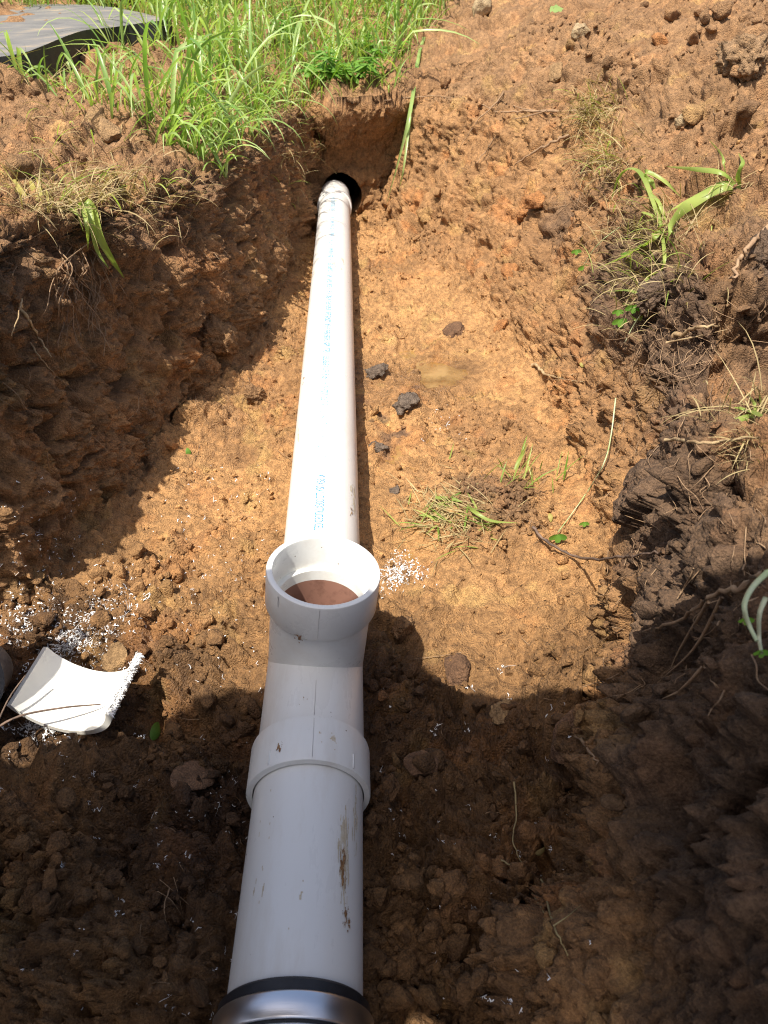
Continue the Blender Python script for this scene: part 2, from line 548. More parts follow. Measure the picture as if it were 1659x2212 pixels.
for s, n in enumerate(SEG):
    t = np.linspace(0, 1, n + 1)
    c0 = COLS[s]
    tt = t
    for A, src in ((X, CT[:, :, 0]), (Z, CT[:, :, 1]), (Y, CY)):
        A[:, c0:c0 + n + 1] = src[:, s][:, None] * (1 - tt) + src[:, s + 1][:, None] * tt
    ucoord[c0:c0 + n + 1] = s + t
def smooth_u(A, it):
    for _ in range(it):
        B = A.copy()
        B[:, 1:-1] = (A[:, :-2] + 2 * A[:, 1:-1] + A[:, 2:]) / 4
        A = B
    return A
mid = slice(COLS[2], COLS[16])
for A in (X, Y, Z):
    A[:, mid] = smooth_u(A[:, mid], 30)
# mounds and hollows of the digging: (x, y, radius, height)
def pit(x0, y0, rx, ry, h):
    global Z
    fl = sstep(6.6, 7.4, ucoord)[None, :] * (1 - sstep(11.6, 12.6, ucoord))[None, :]
    Z = Z + h * np.exp(-((X - x0) / rx) ** 2 - ((Y - y0) / ry) ** 2) * fl
pit(.185, 1.05, .085, .10, .055)      # sod clump that fell in
pit(.135, 1.66, .085, .11, -.026)     # puddle
pit(.045, .965, .05, .06, -.026)      # small puddle beside the pipe
pit(.035, 1.30, .05, .10, -.014)
pit(-.385, .63, .10, .09, -.030)
pit(-.20, .33, .10, .10, .030)
pit(.14, .45, .10, .09, .025)
pit(-.42, .47, .12, .09, .03)
pit(.20, .56, .10, .10, .018)
pit(.05, 1.48, .04, .06, .030)
pit(-.21, 1.62, .06, .10, .030)
pit(-.38, 1.36, .06, .05, .040)
def gully(x0, y0, rx, ry, h, lo, hi):
    global Z
    w = sstep(lo, lo + .35, ucoord)[None, :] * (1 - sstep(hi, hi + .5, ucoord))[None, :]
    Z = Z + h * np.exp(-np.abs((X - x0) / rx) ** 2.5 - np.abs((Y - y0 - .25 * (X - x0)) / ry) ** 2.2) * w
gully(.62, 1.00, .24, .080, -.20, 12.4, 16)      # hollow behind the near shelf of topsoil
gully(.55, 1.22, .12, .08, .05, 12.5, 16)
gully(.95, 1.86, .26, .08, -.10, 13.2, 16)       # hollow under the big clod
gully(.95, 2.02, .22, .08, .09, 13.2, 16)
gully(.42, .66, .14, .10, .02, 12.8, 16)
gully(-.72, 2.02, .16, .12, .05, 3.2, 5)         # heap below the mat
gully(-.95, 2.05, .10, .08, .05, 2.5, 5)
# drag soil off the pipe: shallow groove so the pipe stays visible
ax = np.array([[axis_x(v) for v in r] for r in Y[:, ::NC - 1]])[:, 0] if False else None
B = np.stack([X, Y, Z], -1)
du = np.zeros_like(B); dv = np.zeros_like(B)
du[:, 1:-1] = B[:, 2:] - B[:, :-2]; du[:, 0] = B[:, 1] - B[:, 0]; du[:, -1] = B[:, -1] - B[:, -2]
dv[1:-1] = B[2:] - B[:-2]; dv[0] = B[1] - B[0]; dv[-1] = B[-1] - B[-2]
NRM = np.cross(du, dv)
NRM /= np.maximum(np.linalg.norm(NRM, axis=-1, keepdims=True), 1e-9)
P = B.reshape(-1, 3).astype(np.float32)
U = np.broadcast_to(ucoord, (NR, NC)).reshape(-1)
YF = P[:, 1]
kind = np.repeat(np.array(row_kind), NC)
near = (P[:, 0] > -3) & (P[:, 0] < 3) & (YF < 6)
# masks
wallL = sstep(4.7, 5.2, U) * (1 - sstep(6.7, 7.3, U)) * (kind == 0)
floor = sstep(6.8, 7.3, U) * (1 - sstep(11.0, 11.6, U)) * (kind == 0)
wallR = sstep(10.9, 11.5, U) * (1 - sstep(12.9, 13.3, U)) * (kind == 0)
endw = (kind == 1) * sstep(4.9, 5.3, U) * (1 - sstep(12.6, 13.2, U))
top = np.clip(1 - wallL - floor - wallR - endw, 0, 1)
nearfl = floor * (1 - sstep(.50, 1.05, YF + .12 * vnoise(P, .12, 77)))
wp = P + np.stack([vnoise(P, .05, 91), vnoise(P, .05, 92), vnoise(P, .05, 93)], 1) * .016
D = np.zeros(len(P), np.float32)
sq = (1 - .40 * wallL)[:, None]
wv = np.concatenate([wp[:, :2], wp[:, 2:] * sq], 1).astype(np.float32)
def billow(P, scale, octv, seed, gain):
    out = np.zeros(P.shape[0], np.float32); a = 1.0; t = 0
    for k in range(octv):
        out += a * np.abs(vnoise(P + np.float32(9.1 * k), scale, seed + k)); t += a
        scale *= .52; a *= gain
    return out / t * 2 - .7
D += fbm(P, .32, 3, 1) * (.024 * wallL + .010 * floor + .030 * wallR + .030 * endw + .035 * top)
F, V = worley(wp, .105, 5)
big = np.sqrt(np.clip(1 - (F / .66) ** 2, 0, 1)) * (V ** 1.5)
D += big * (.036 * wallL + .016 * floor + .040 * nearfl + .040 * wallR + .034 * endw + .055 * top)
clump = sstep(-.35, .45, vnoise(P, .14, 44))
clump2 = sstep(-.5, .4, vnoise(P, .075, 45))
b1 = billow(wv, .075, 6, 200, .68)
D += b1 * (.45 + .55 * clump) * (.052 * wallL + .026 * floor + .040 * nearfl + .046 * wallR + .026 * endw + .050 * top)
b2 = billow(wv + 4.1, .024, 4, 220, .72)
D += b2 * (.30 + .70 * clump2) * (.036 * wallL + .020 * floor + .016 * nearfl + .028 * wallR + .010 * endw + .022 * top)
F, V = worley(wp + 3.3, .017, 7)
sm = np.sqrt(np.clip(1 - (F / .60) ** 2, 0, 1)) * (.2 + .8 * V)
D += sm * clump2 * (.006 * wallL + .005 * floor + .006 * nearfl + .008 * wallR + .004 * endw + .009 * top)
# spade strokes: runs down the walls
Pst = P * np.array([1, 1, .18], np.float32)
D += (np.abs(vnoise(Pst, .022, 31)) - .4) * (.016 * wallL + .010 * wallR * (1 - sstep(.6, .9, YF)) + .003 * endw)
# deep cracks and crumble holes
ck = np.abs(fbm(P + 5, .11, 3, 61))
D -= np.exp(-(ck / .06) ** 2) * (.036 * wallL + .012 * floor + .036 * wallR + .026 * top) * sstep(-.1, .4, vnoise(P, .2, 63))
hol = sstep(.48, .70, vnoise(P, .055, 71))
D -= hol * (.036 * wallL + .012 * floor + .040 * wallR + .018 * top)
# trodden, smeared clay patches on the floor stay smooth
smear = sstep(.05, .40, vnoise(P, .17, 81)) * floor * (1 - nearfl)
D *= (1 - .35 * smear)
D *= np.where(near, 1, 0.6)
D *= 1 - .22 * sstep(1.4, 2.3, YF) * np.clip(top + wallR, 0, 1)
for msk in (floor, wallL, wallR, top):
    D -= msk * float(np.sum(D * msk * near) / np.sum(msk * near))
# keep soil below the pipe line
pxx = np.where(YF < .66, -0.0685 - 0.024 * YF, -0.0843 - 0.0445 * (YF - .66))
under = np.exp(-((P[:, 0] - pxx) / .075) ** 4) * floor
D = D * (1 - .75 * under)
# trampled flat under the offcut
flt = np.exp(-((P[:, 0] + .385) / .085) ** 4 - ((YF - .63) / .08) ** 4) * floor
D = D * (1 - .8 * flt)
# water stays free in the puddles
pud = np.maximum(np.exp(-((P[:, 0] - .135) / .05) ** 2 - ((YF - 1.66) / .07) ** 2), np.exp(-((P[:, 0] - .045) / .035) ** 2 - ((YF - .965) / .045) ** 2))
D = D * (1 - .8 * np.clip(pud * 1.6, 0, 1))
NF = NRM.reshape(-1, 3).astype(np.float32)
Q = P + NF * D[:, None]
# the bored hole in the end wall
HX, HZ, HR = -0.166, 0.082, 0.076
ew = (kind >= 1) & (U > 5) & (U < 13)
rh = np.hypot(Q[:, 0] - HX, Q[:, 2] - HZ) + vnoise(P, .03, 88) * .004
Q[:, 1] += np.where(ew & (Q[:, 2] < .30), .62 * (1 - sstep(HR - .006, HR + .004, rh)), 0)

# soil colours: clay, brown subsoil, dark topsoil, mottles
def lerp(a, b, t): return a + (b - a) * t[:, None]
clay = np.array([.430, .232, .092]); brown = np.array([.270, .142, .062]); topd = np.array([.140, .084, .048])
orange = np.array([.40, .155, .045]); yellow = np.array([.47, .29, .105]); dark = np.array([.055, .043, .036])
tan = np.array([.265, .150, .072]); wet_shade = np.array([.066, .032, .0135])
n_a = fbm(P, .22, 4, 101); n_b = fbm(P, .07, 4, 111); n_c = fbm(P, .035, 3, 121)
C = np.tile(clay, (len(P), 1))
C = lerp(C, np.tile(brown, (len(P), 1)), np.clip(wallL * .9 + endw * .8 + .55 * sstep(-.1, .6, n_a) * floor, 0, 1))
C = lerp(C, np.tile(tan, (len(P), 1)), np.clip(top * .9, 0, 1))
C = lerp(C, np.tile(brown, (len(P), 1)), top * sstep(0, .6, n_a) * .6)
C = lerp(C, np.tile(brown, (len(P), 1)), wallR * .65)
# dark topsoil of the right bank near the camera, and the crust under the sod
td = wallR * sstep(.12, .26, P[:, 2] + .05 * n_b) * (1 - sstep(1.5, 2.0, YF + .3 * n_a))
td = np.maximum(td, (top * (P[:, 0] > 0)) * (1 - sstep(.95, 1.5, YF + .25 * n_a)) * .8)
td = np.maximum(td, .55 * wallL * sstep(.30, .42, P[:, 2] + .05 * n_b))
sod = np.exp(-((P[:, 0] - .185) / .09) ** 2 - ((YF - 1.05) / .10) ** 2) * floor
td = np.maximum(td, .7 * sstep(.2, .8, sod + .25 * n_b))
C = lerp(C, np.tile(topd, (len(P), 1)), np.clip(td, 0, 1))
C = lerp(C, np.tile(wet_shade, (len(P), 1)), np.clip(nearfl * (.75 + .3 * n_a), 0, 1))  # near floor: damp soil, with foreground shade deepened into its colour
C = lerp(C, np.tile(orange, (len(P), 1)), sstep(.35, .75, n_b) * (1 - .8 * td) * (.32 * floor + .3 * wallL + .45 * wallR + .15 * top) * (1 - .5 * nearfl))
C = lerp(C, np.tile(yellow, (len(P), 1)), sstep(.45, .85, fbm(P, .06, 3, 131)) * (1 - td) * (.6 * floor + .25 * wallL + .4 * wallR + .4 * top) * (1 - .7 * nearfl))
chz = np.exp(-((P[:, 0] - .05) / .10) ** 2 - ((YF - 1.42) / .22) ** 2) * floor
C = lerp(C, np.tile(dark, (len(P), 1)), np.clip(sstep(.35, .7, n_c * .6 + .5 * n_b) * (.25 + .75 * chz) * (floor + .4 * wallR), 0, 1) * .8)
C *= (1 + .18 * n_c + .10 * n_b)[:, None]
C = np.clip(C, .01, .8)
ring = np.exp(-((P[:, 0] - .135) / .10) ** 2 - ((YF - 1.66) / .14) ** 2) * floor
wet = np.clip(ring * .5 + floor * (.28 + .55 * sstep(-.1, .5, n_a + .4 * n_b)) + .25 * nearfl + .9 * pud + .12 * wallL, 0, 1)
C *= (1 - .35 * np.exp(-((P[:, 0] - .135) / .10) ** 2 - ((YF - 1.66) / .14) ** 2) * floor)[:, None]
C4 = np.concatenate([C, np.ones((len(P), 1))], 1)
G = Q.reshape(NR, NC, 3)
CG = C4.reshape(NR, NC, 4)
WG = wet.reshape(NR, NC)
FN = NF.reshape(NR, NC, 3)

def sheet(name, r0, r1, c0, c1):
    g = G[r0:r1 + 1, c0:c1 + 1]
    nr, nc = g.shape[:2]
    i = np.arange(nr * nc).reshape(nr, nc)
    f = np.stack([i[:-1, :-1], i[:-1, 1:], i[1:, 1:], i[1:, :-1]], -1).reshape(-1, 4)
    o = mesh_np(name, g.reshape(-1, 3), f, M['soil'], attrs={
        'soil_col': ('FLOAT_COLOR', CG[r0:r1 + 1, c0:c1 + 1].reshape(-1, 4)),
        'wet': ('FLOAT', WG[r0:r1 + 1, c0:c1 + 1].reshape(-1))})
    return tag(o, kind='structure')
RM, RE = N_MAIN - 1, N_MAIN + NW - 1
sheet('ground_left', 0, NR - 1, 0, COLS[5])
sheet('trench_wall_left', 0, RM, COLS[5], COLS[7])
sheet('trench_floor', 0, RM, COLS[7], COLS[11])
sheet('trench_wall_right', 0, RM, COLS[11], COLS[13])
sheet('soil_bank_right', 0, NR - 1, COLS[13], NC - 1)
sheet('trench_wall_end', RM, RE, COLS[5], COLS[13])
sheet('ground_beyond', RE, NR - 1, COLS[5], COLS[13])
bpy.context.view_layer.update()
DG = bpy.context.evaluated_depsgraph_get()
EYE = Vector((0, 0, CAM_Z))
GROUND_HIT = {}
def hit(u, v):
    """the soil point that the photograph shows at a place, and its normal"""
    k = (round(u, 1), round(v, 1))
    if k in GROUND_HIT: return GROUND_HIT[k]
    d = ray_dir(u, v).normalized()
    o_ = EYE.copy()
    for _ in range(12):
        ok, loc, nrm, _i, ob, _m = scene.ray_cast(DG, o_, d)
        if not ok or ob.get('kind') == 'structure': break
        o_ = loc + d * .0005
    if not ok:
        loc, nrm = EYE + d * 4, Vector((0, 0, 1))
    if nrm.dot(d) > 0: nrm = -nrm
    GROUND_HIT[k] = (loc.copy(), nrm.copy())
    return GROUND_HIT[k]
def drop(x, y, z=3.0):
    o_ = Vector((x, y, z))
    for _ in range(12):
        ok, loc, nrm, _i, ob, _m = scene.ray_cast(DG, o_, Vector((0, 0, -1)))
        if not ok or ob.get('kind') == 'structure': break
        o_ = loc - Vector((0, 0, .0005))
    return (loc.copy(), nrm.copy()) if ok else (Vector((x, y, 0)), Vector((0, 0, 1)))
def depth_of(p):
    return (p - EYE).dot(ray_dir(RW / 2, RH / 2))

#PART2
# ------------------------------------------------------------------ mesh pieces
class Acc:
    """collects quads for one mesh"""
    def __init__(s): s.v, s.f, s.n, s.c = [], [], 0, []
    def add(s, v, f):
        v = np.asarray(v, np.float32).reshape(-1, 3)
        s.v.append(v); s.f.append(np.asarray(f, np.int64) + s.n); s.n += len(v)
    def build(s, name, mat, parent=None, smooth=True, kind=None):
        o = mesh_np(name, np.concatenate(s.v), np.concatenate(s.f), mat, parent, smooth)
        if kind: o['kind'] = kind
        return o

def frame_of(d):
    d = Vector(d).normalized()
    a = Vector((0, 0, 1)) if abs(d.z) < .9 else Vector((1, 0, 0))
    x = d.cross(a).normalized()
    return d, x, x.cross(d).normalized()

def spline(pts, n=6):
    pts = [Vector(p) for p in pts]
    if len(pts) < 3:
        return [pts[0].lerp(pts[-1], i / n) for i in range(n + 1)]
    out = []
    ex = [pts[0] * 2 - pts[1]] + pts + [pts[-1] * 2 - pts[-2]]
    for i in range(1, len(ex) - 2):
        p0, p1, p2, p3 = ex[i - 1:i + 3]
        for k in range(n):
            t = k / n
            out.append(.5 * ((2 * p1) + (p2 - p0) * t + (2 * p0 - 5 * p1 + 4 * p2 - p3) * t * t + (3 * p1 - p0 - 3 * p2 + p3) * t ** 3))
    out.append(pts[-1])
    return out

def tube(acc, pts, r0, r1, sides=6, wob=0.0):
    n = len(pts)
    V = []
    for i, p in enumerate(pts):
        d = (pts[min(i + 1, n - 1)] - pts[max(i - 1, 0)])
        d, x, z = frame_of(d if d.length > 1e-7 else (0, 0, 1))
        t = i / (n - 1)
        r = (r0 * (1 - t) + r1 * t) * (1 + wob * random.uniform(-1, 1))
        for k in range(sides):
            a = 2 * math.pi * k / sides
            V.append(p + (x * math.cos(a) + z * math.sin(a)) * r)
    F = []
    for i in range(n - 1):
        for k in range(sides):
            k2 = (k + 1) % sides
            F.append((i * sides + k, i * sides + k2, (i + 1) * sides + k2, (i + 1) * sides + k))
    F.append((0, 1, sides // 2, sides - 1)); F.append(((n - 1) * sides, (n - 1) * sides + sides // 2, (n - 1) * sides + 1, (n - 1) * sides + sides - 1))
    acc.add([tuple(v) for v in V], F)

def strip(acc, pts, width, side, fold=0.25, tip=0.05, shape='blade'):
    """folded leaf strip along a line of points"""
    n = len(pts)
    V = []
    for i, p in enumerate(pts):
        t = i / (n - 1)
        d = (pts[min(i + 1, n - 1)] - pts[max(i - 1, 0)]).normalized()
        s = (side - d * side.dot(d))
        s = s.normalized() if s.length > 1e-5 else frame_of(d)[1]
        nn = d.cross(s)
        if shape == 'blade': w = width * (.55 + .45 * min(1, t * 4)) * (1 - max(0, (t - .45) / .55) ** 1.6) + width * tip
        else: w = width * (math.sin(math.pi * min(1, t * .93 + .05)) ** .8) + width * .03
        V += [p - s * w * .5 + nn * w * fold, p, p + s * w * .5 + nn * w * fold]
    F = []
    for i in range(n - 1):
        a = i * 3
        F += [(a, a + 1, a + 4, a + 3), (a + 1, a + 2, a + 5, a + 4)]
    acc.add([tuple(v) for v in V], F)

def blade_pts(root, heading, length, lean, droop, n=8, up=Vector((0, 0, 1)), kink=None):
    h = Vector((math.cos(heading), math.sin(heading), 0))
    p = Vector(root)
    out = [p.copy()]
    a = lean
    for i in range(n):
        a += droop / n * (0.4 + 1.2 * i / n)
        if kink is not None and i == kink: a += random.uniform(.5, 1.1)
        p = p + (up * math.cos(a) + h * math.sin(a)) * (length / n)
        out.append(p.copy())
    return out

def grass_blade(acc, root, heading, length, width, lean, droop, n=8, kink=None, fold=.25):
    pts = blade_pts(root, heading, length, lean, droop, n, kink=kink)
    side = Vector((-math.sin(heading), math.cos(heading), 0))
    side = (side + Vector((random.gauss(0, .35), random.gauss(0, .35), random.gauss(0, .25)))).normalized()
    strip(acc, pts, width, side, fold)

def off(u, v, d=0.004):
    p, n = hit(u, v)
    return p + n * d

def path(uvs, d=0.004, n=6):
    """a line lying on, or standing a little off, the soil; a third number lifts that point"""
    pts = []
    for q in uvs:
        p, nn = hit(q[0], q[1])
        lift = q[2] if len(q) > 2 else d
        pts.append(p + (EYE - p).normalized() * lift)
    return spline(pts, n)

# ------------------------------------------------------------------ the drain line
def axis_point(y, dz=0.0): return Vector((axis_x(y), y, AXIS_Z + dz))
def lathe(name, y0, profile_pts, slope, mat, parent, seg=72, closed=True, smooth=True):
    """turns (s, r) pairs about the pipe's axis, s counted in metres along it from y0"""
    o = axis_point(y0)
    d = Vector((slope, 1, 0)).normalized()
    x = Vector((d.y, -d.x, 0)); z = Vector((0, 0, 1))
    V, F = [], []
    n = len(profile_pts)
    for s, r in profile_pts:
        for k in range(seg):
            a = 2 * math.pi * k / seg
            V.append(o + d * s + (x * math.sin(a) + z * math.cos(a)) * r)
    m = n if closed else n - 1
    for i in range(m):
        j = (i + 1) % n
        for k in range(seg):
            k2 = (k + 1) % seg
            F.append((i * seg + k, j * seg + k, j * seg + k2, i * seg + k2))
    ob = mesh_py(name, V, F, mat, parent, smooth)
    return ob

def edge_sharp(ob, ang=35):
    me = ob.data
    bm = bmesh.new(); bm.from_mesh(me)
    bmesh.ops.recalc_face_normals(bm, faces=bm.faces)
    for e in bm.edges:
        if len(e.link_faces) == 2 and e.calc_face_angle(0) > math.radians(ang): e.smooth = False
    bm.to_mesh(me); bm.free()
    return ob

RO, RI = 0.05715, 0.0508
S_NEAR, S_FAR = -0.024, -0.0445
Y_RIM, Y_BR, Y_BACK = 0.453, 0.640, 0.800
drain = empty('drain_pipe', axis_point(0.64, -0.05), 'white plastic drain pipe with open upright tee running along the trench floor', 'pipe')
def tube_prof(l): return [(0, RI), (0, RO - .0008), (.0008, RO), (l - .0008, RO), (l, RO - .0008), (l, RI)]
far_pipe = edge_sharp(lathe('pipe', 0.765, tube_prof(2.30), S_FAR, M['pvc_pipe'], drain))
near_pipe = edge_sharp(lathe('pipe', 0.14, tube_prof(0.36), S_NEAR, M['pvc_near'], drain))
far_pipe['label'] = 'long sunlit pipe with blue printed lettering'
near_pipe['label'] = 'short shaded pipe with brown mud smear'
end_ring = edge_sharp(lathe('end_coupling', 2.875, [(0, RO + .0005), (0, .0625), (.002, .064), (.05, .064), (.05, RO + .0005)], S_FAR, M['pvc_pipe'], drain))

# tee: run with two hubs, hollow, opened upward into the branch
tee = edge_sharp(lathe('tee_fitting', Y_RIM, [
    (0, .0585), (.0006, .0644), (.002, .0652), (.052, .0652), (.0545, .0646), (.0560, .0592), (.0570, .0590),
    (.285, .0590), (.290, .0630), (.295, .0646), (.345, .0646), (.347, .0640), (.347, .0576), (.300, .0574), (.298, .0508),
    (.058, .0508), (.056, .0578)], S_NEAR - .010, M['pvc_tee'], drain, 96), 30)
tee.data.materials.append(M['mud_inside'])
slope_t = S_NEAR - .010
tx = axis_x(Y_RIM) + slope_t * (Y_BR - Y_RIM)
for p in tee.data.polygons:
    c = p.center
    r = math.hypot(c.x - (axis_x(Y_RIM) + slope_t * (c.y - Y_RIM)), c.z - AXIS_Z)
    if r < .0520: p.material_index = 1
bm = bmesh.new()
bmesh.ops.create_cone(bm, cap_ends=True, segments=96, radius1=.0515, radius2=.0515, depth=.2, matrix=Matrix.Translation((tx, Y_BR, AXIS_Z + .1)))
cme = bpy.data.meshes.new('cutter'); bm.to_mesh(cme); bm.free()
cut = bpy.data.objects.new('cutter', cme); COL.objects.link(cut)
bo = tee.modifiers.new('opening', 'BOOLEAN'); bo.operation = 'DIFFERENCE'; bo.object = cut; bo.solver = 'EXACT'
bpy.context.view_layer.update()
dg = bpy.context.evaluated_depsgraph_get()
nm = bpy.data.meshes.new_from_object(tee.evaluated_get(dg))
tee.modifiers.clear()
old = tee.data
tee.data = nm
bpy.data.objects.remove(cut); bpy.data.meshes.remove(cme); bpy.data.meshes.remove(old)
nm.name = 'tee_fitting'

def lathe_z(name, cx, cy, prof, mat, parent, seg=96):
    V, F = [], []
    n = len(prof)
    for r, z in prof:
        for k in range(seg):
            a = 2 * math.pi * k / seg
            V.append((cx + r * math.cos(a), cy + r * math.sin(a), z))
    for i in range(n - 1):
        for k in range(seg):
            k2 = (k + 1) % seg
            F.append((i * seg + k, i * seg + k2, (i + 1) * seg + k2, (i + 1) * seg + k))
    o = mesh_py(name, V, F, mat, parent)
    return o
hub = edge_sharp(lathe_z('branch_hub', tx, Y_BR, [(.0588, .082), (.0588, .120), (.0588, .182), (.0630, .1845), (.0648, .188), (.0650, .2325), (.0643, .2345), (.0630, .2352),
    (.0592, .2352), (.0580, .2345), (.0574, .2325), (.0570, .1900), (.0512, .1893), (.0510, .186), (.0510, .176), (.0509, .1745), (.0505, .130)], M['pvc_tee'], tee), 40)
hub.data.materials.append(M['mud_inside'])
for p_ in hub.data.polygons:
    if p_.center.z < .1750 and math.hypot(p_.center.x - tx, p_.center.y - Y_BR) < .052: p_.material_index = 1
# mould seams and index ticks
def on_axis(s, ang, r, slope=slope_t, y0=Y_RIM):
    d = Vector((slope, 1, 0)).normalized(); x = Vector((d.y, -d.x, 0))
    return axis_point(y0) + d * s + (x * math.sin(ang) + Vector((0, 0, 1)) * math.cos(ang)) * r
acc = Acc(); tube(acc, [on_axis(s, 0, .0652 + .0001) for s in (.003, .02, .051)], .0005, .0005, 5)
tube(acc, [on_axis(s, 0, .0590 + .0001) for s in (.060, .08, .108)], .0005, .0005, 5)
acc.build('mould_seam', M['seam'], tee)
acc = Acc(); tube(acc, [Vector((tx, Y_BR - .0651, z)) for z in (.191, .21, .2325)], .0004, .0004, 5)
acc.build('mould_seam', M['seam'], hub)
for ang in (-.72, .72):
    acc = Acc(); tube(acc, [on_axis(s, ang, .0654) for s in (.003, .012, .020)], .0009, .0009, 5); acc.build('index_tick', M['pvc_tee'], tee)
acc = Acc(); tube(acc, [Vector((tx + .0652 * math.cos(a), Y_BR + .0652 * math.sin(a), z)) for a, z in ((-2.35, .231), (-2.35, .224), (-2.35, .216))], .0009, .0009, 5); acc.build('index_tick', M['seam'], hub)

# the fitting sits turned a few degrees on the run
ROLL = Matrix.Translation(axis_point(Y_BR)) @ Matrix.Rotation(math.radians(6.5), 4, Vector((S_NEAR - .010, 1, 0))) @ Matrix.Translation(-axis_point(Y_BR))
for o_ in [tee] + list(tee.children_recursive): o_.data.transform(ROLL)

# coupling at the near end
coup = edge_sharp(lathe('rubber_coupling', .105, [(0, RO + .0006), (0, .0632), (.150, .0632), (.1505, .0618), (.1525, .0605), (.1525, RO + .0006)], S_NEAR, M['rubber'], drain), 40)
for s0, s1 in ((.122, .1415), (.085, .1190), (.040, .08)):
    edge_sharp(lathe('steel_band', .105, [(s0, .0635), (s0, .0650), (s0 + .0015, .0660), (s1 - .0015, .0660), (s1, .0650), (s1, .0635)], S_NEAR, M['steel'], coup), 60)

# print on the pipe --------------------------------------------------
def on_far(yw, ang, r):
    d = Vector((S_FAR, 1, 0)).normalized(); x = Vector((d.y, -d.x, 0))
    s = (yw - 0.765) / d.y
    return axis_point(.765) + d * s + (x * math.sin(ang) + Vector((0, 0, 1)) * math.cos(ang)) * r
tcu = bpy.data.curves.new('lettering', 'FONT')
tcu.body = '4" IPEX USA LLC COEXTRUDED CEL'
tob = bpy.data.objects.new('lettering_source', tcu); COL.objects.link(tob)
bpy.context.view_layer.update()
tm = bpy.data.meshes.new_from_object(tob.evaluated_get(bpy.context.evaluated_depsgraph_get()))
co = np.array([v.co[:] for v in tm.vertices])
x0, x1, h0, h1 = co[:, 0].min(), co[:, 0].max(), co[:, 1].min(), co[:, 1].max()
TXT_Y0, TXT_Y1, TXT_H = .985, .842, .0135
nv = []
for c in co:
    yy = TXT_Y0 + (TXT_Y1 - TXT_Y0) * (c[0] - x0) / (x1 - x0)
    hh = ((c[1] - h0) / (h1 - h0) - .5) * TXT_H
    nv.append(on_far(yy, -.02 + hh / RO, RO + .00055))
lt = mesh_py('printed_lettering', nv, [list(p.vertices) for p in tm.polygons], M['ink'], far_pipe, False)
bpy.data.objects.remove(tob); bpy.data.meshes.remove(tm)
acc = Acc()
y = 1.02
while y < 2.8:
    dense = min(1, max(.25, (y - 1.0) / .5))
    if random.random() < .86:
        for r_ in range(5):
            for c_ in range(7):
                edge_on = (r_ in (0, 4)) or (c_ in (0, 3, 6))
                if random.random() < (.75 if edge_on else .2) * dense:
                    yy = y + r_ * .0011
                    a = -.02 + ((c_ - 3) / 7 * TXT_H) / RO
                    e, w = .00052, .0009 / RO
                    acc.add([on_far(yy - e, a - w, RO + .0005), on_far(yy + e, a - w, RO + .0005), on_far(yy + e, a + w, RO + .0005), on_far(yy - e, a + w, RO + .0005)], [(0, 1, 2, 3)])
    y += .0066 if random.random() < .85 else .011
acc.build('faded_lettering', M['ink_faded'], far_pipe, False, 'stuff')

# dried mud on the pipes ----------------------------------------------
def smear(name, fn, ya, yb, ta, tb, r, mat, parent, seed, cover, ny=60, nt=30, streak=5.0, thick=.0004):
    g = np.zeros((ny + 1, nt + 1), bool)
    V = []
    for i in range(ny + 1):
        for j in range(nt + 1):
            s, t = i / ny, j / nt
            n = mnoise.noise(Vector((s * streak + seed, t * 9 + seed, seed)))  + .5 * mnoise.noise(Vector((s * 18 + seed, t * 26, seed)))
            e = 1 - (2 * abs(s - .5)) ** 2.5 - (2 * abs(t - .5)) ** 2
            g[i, j] = n + e * .8 > cover
            V.append(fn(ya + (yb - ya) * s, ta + (tb - ta) * t, r + thick + thick * max(0, n)))
    F = []
    for i in range(ny):
        for j in range(nt):
            if g[i, j] and g[i + 1, j] and g[i, j + 1] and g[i + 1, j + 1]:
                a = i * (nt + 1) + j
                F.append((a, a + 1, a + nt + 2, a + nt + 1))
    if F: mesh_py(name, V, F, mat, parent)
def on_near(yw, ang, r): return on_axis((yw - .14), ang, r, S_NEAR, .14)
smear('mud_film', on_near, .318, .425, .64, .92, RO, M['mud_film'], near_pipe, 3.1, .30)
smear('mud_film', on_near, .36, .46, .95, 1.15, RO, M['mud_film'], near_pipe, 6.7, .55)
smear('mud_smear', on_near, .333, .375, .66, .84, RO, M['mud'], near_pipe, 1.7, .38, thick=.0010)
smear('mud_smear', on_near, .298, .324, .74, .96, RO, M['mud'], near_pipe, 9.2, .55, thick=.0008)
smear('mud_smear', lambda y_, a, r: on_axis(y_ - Y_RIM, a, r), .463, .482, -.50, -.36, .0652, M['mud'], tee, 4.4, .45, 24, 20, thick=.0006)
smear('mud_smear', on_far, .885, .935, .80, 1.02, RO, M['mud'], far_pipe, 2.9, .80, 50, 30, thick=.0008)
smear('mud_film', on_far, .86, 1.02, .75, 1.25, RO, M['mud_film'], far_pipe, 5.5, .95)
smear('mud_smear', on_far, 1.34, 1.40, -1.1, -.75, RO, M['mud'], far_pipe, 8.8, .95, thick=.0008)
smear('mud_film', on_far, 2.55, 2.86, -.9, .9, RO, M['mud_film'], far_pipe, 7.1, 1.0, 60, 30, 9.0, .0002)
smear('mud_film', on_near, .27, .44, -.95, -.35, RO, M['mud_film'], near_pipe, 12.3, 1.02, 70, 40, 7.0, .0002)
smear('mud_film', on_near, .26, .36, -.3, .35, RO, M['mud_film'], near_pipe, 15.1, 1.08, 70, 40, 4.0, .0002)
smear('mud_film', lambda y_, a, r: on_axis(y_ - Y_RIM, a, r), .455, .503, .1, .9, .0652, M['mud_film'], tee, 18.4, 1.02, 40, 40, 4.0, .0002)
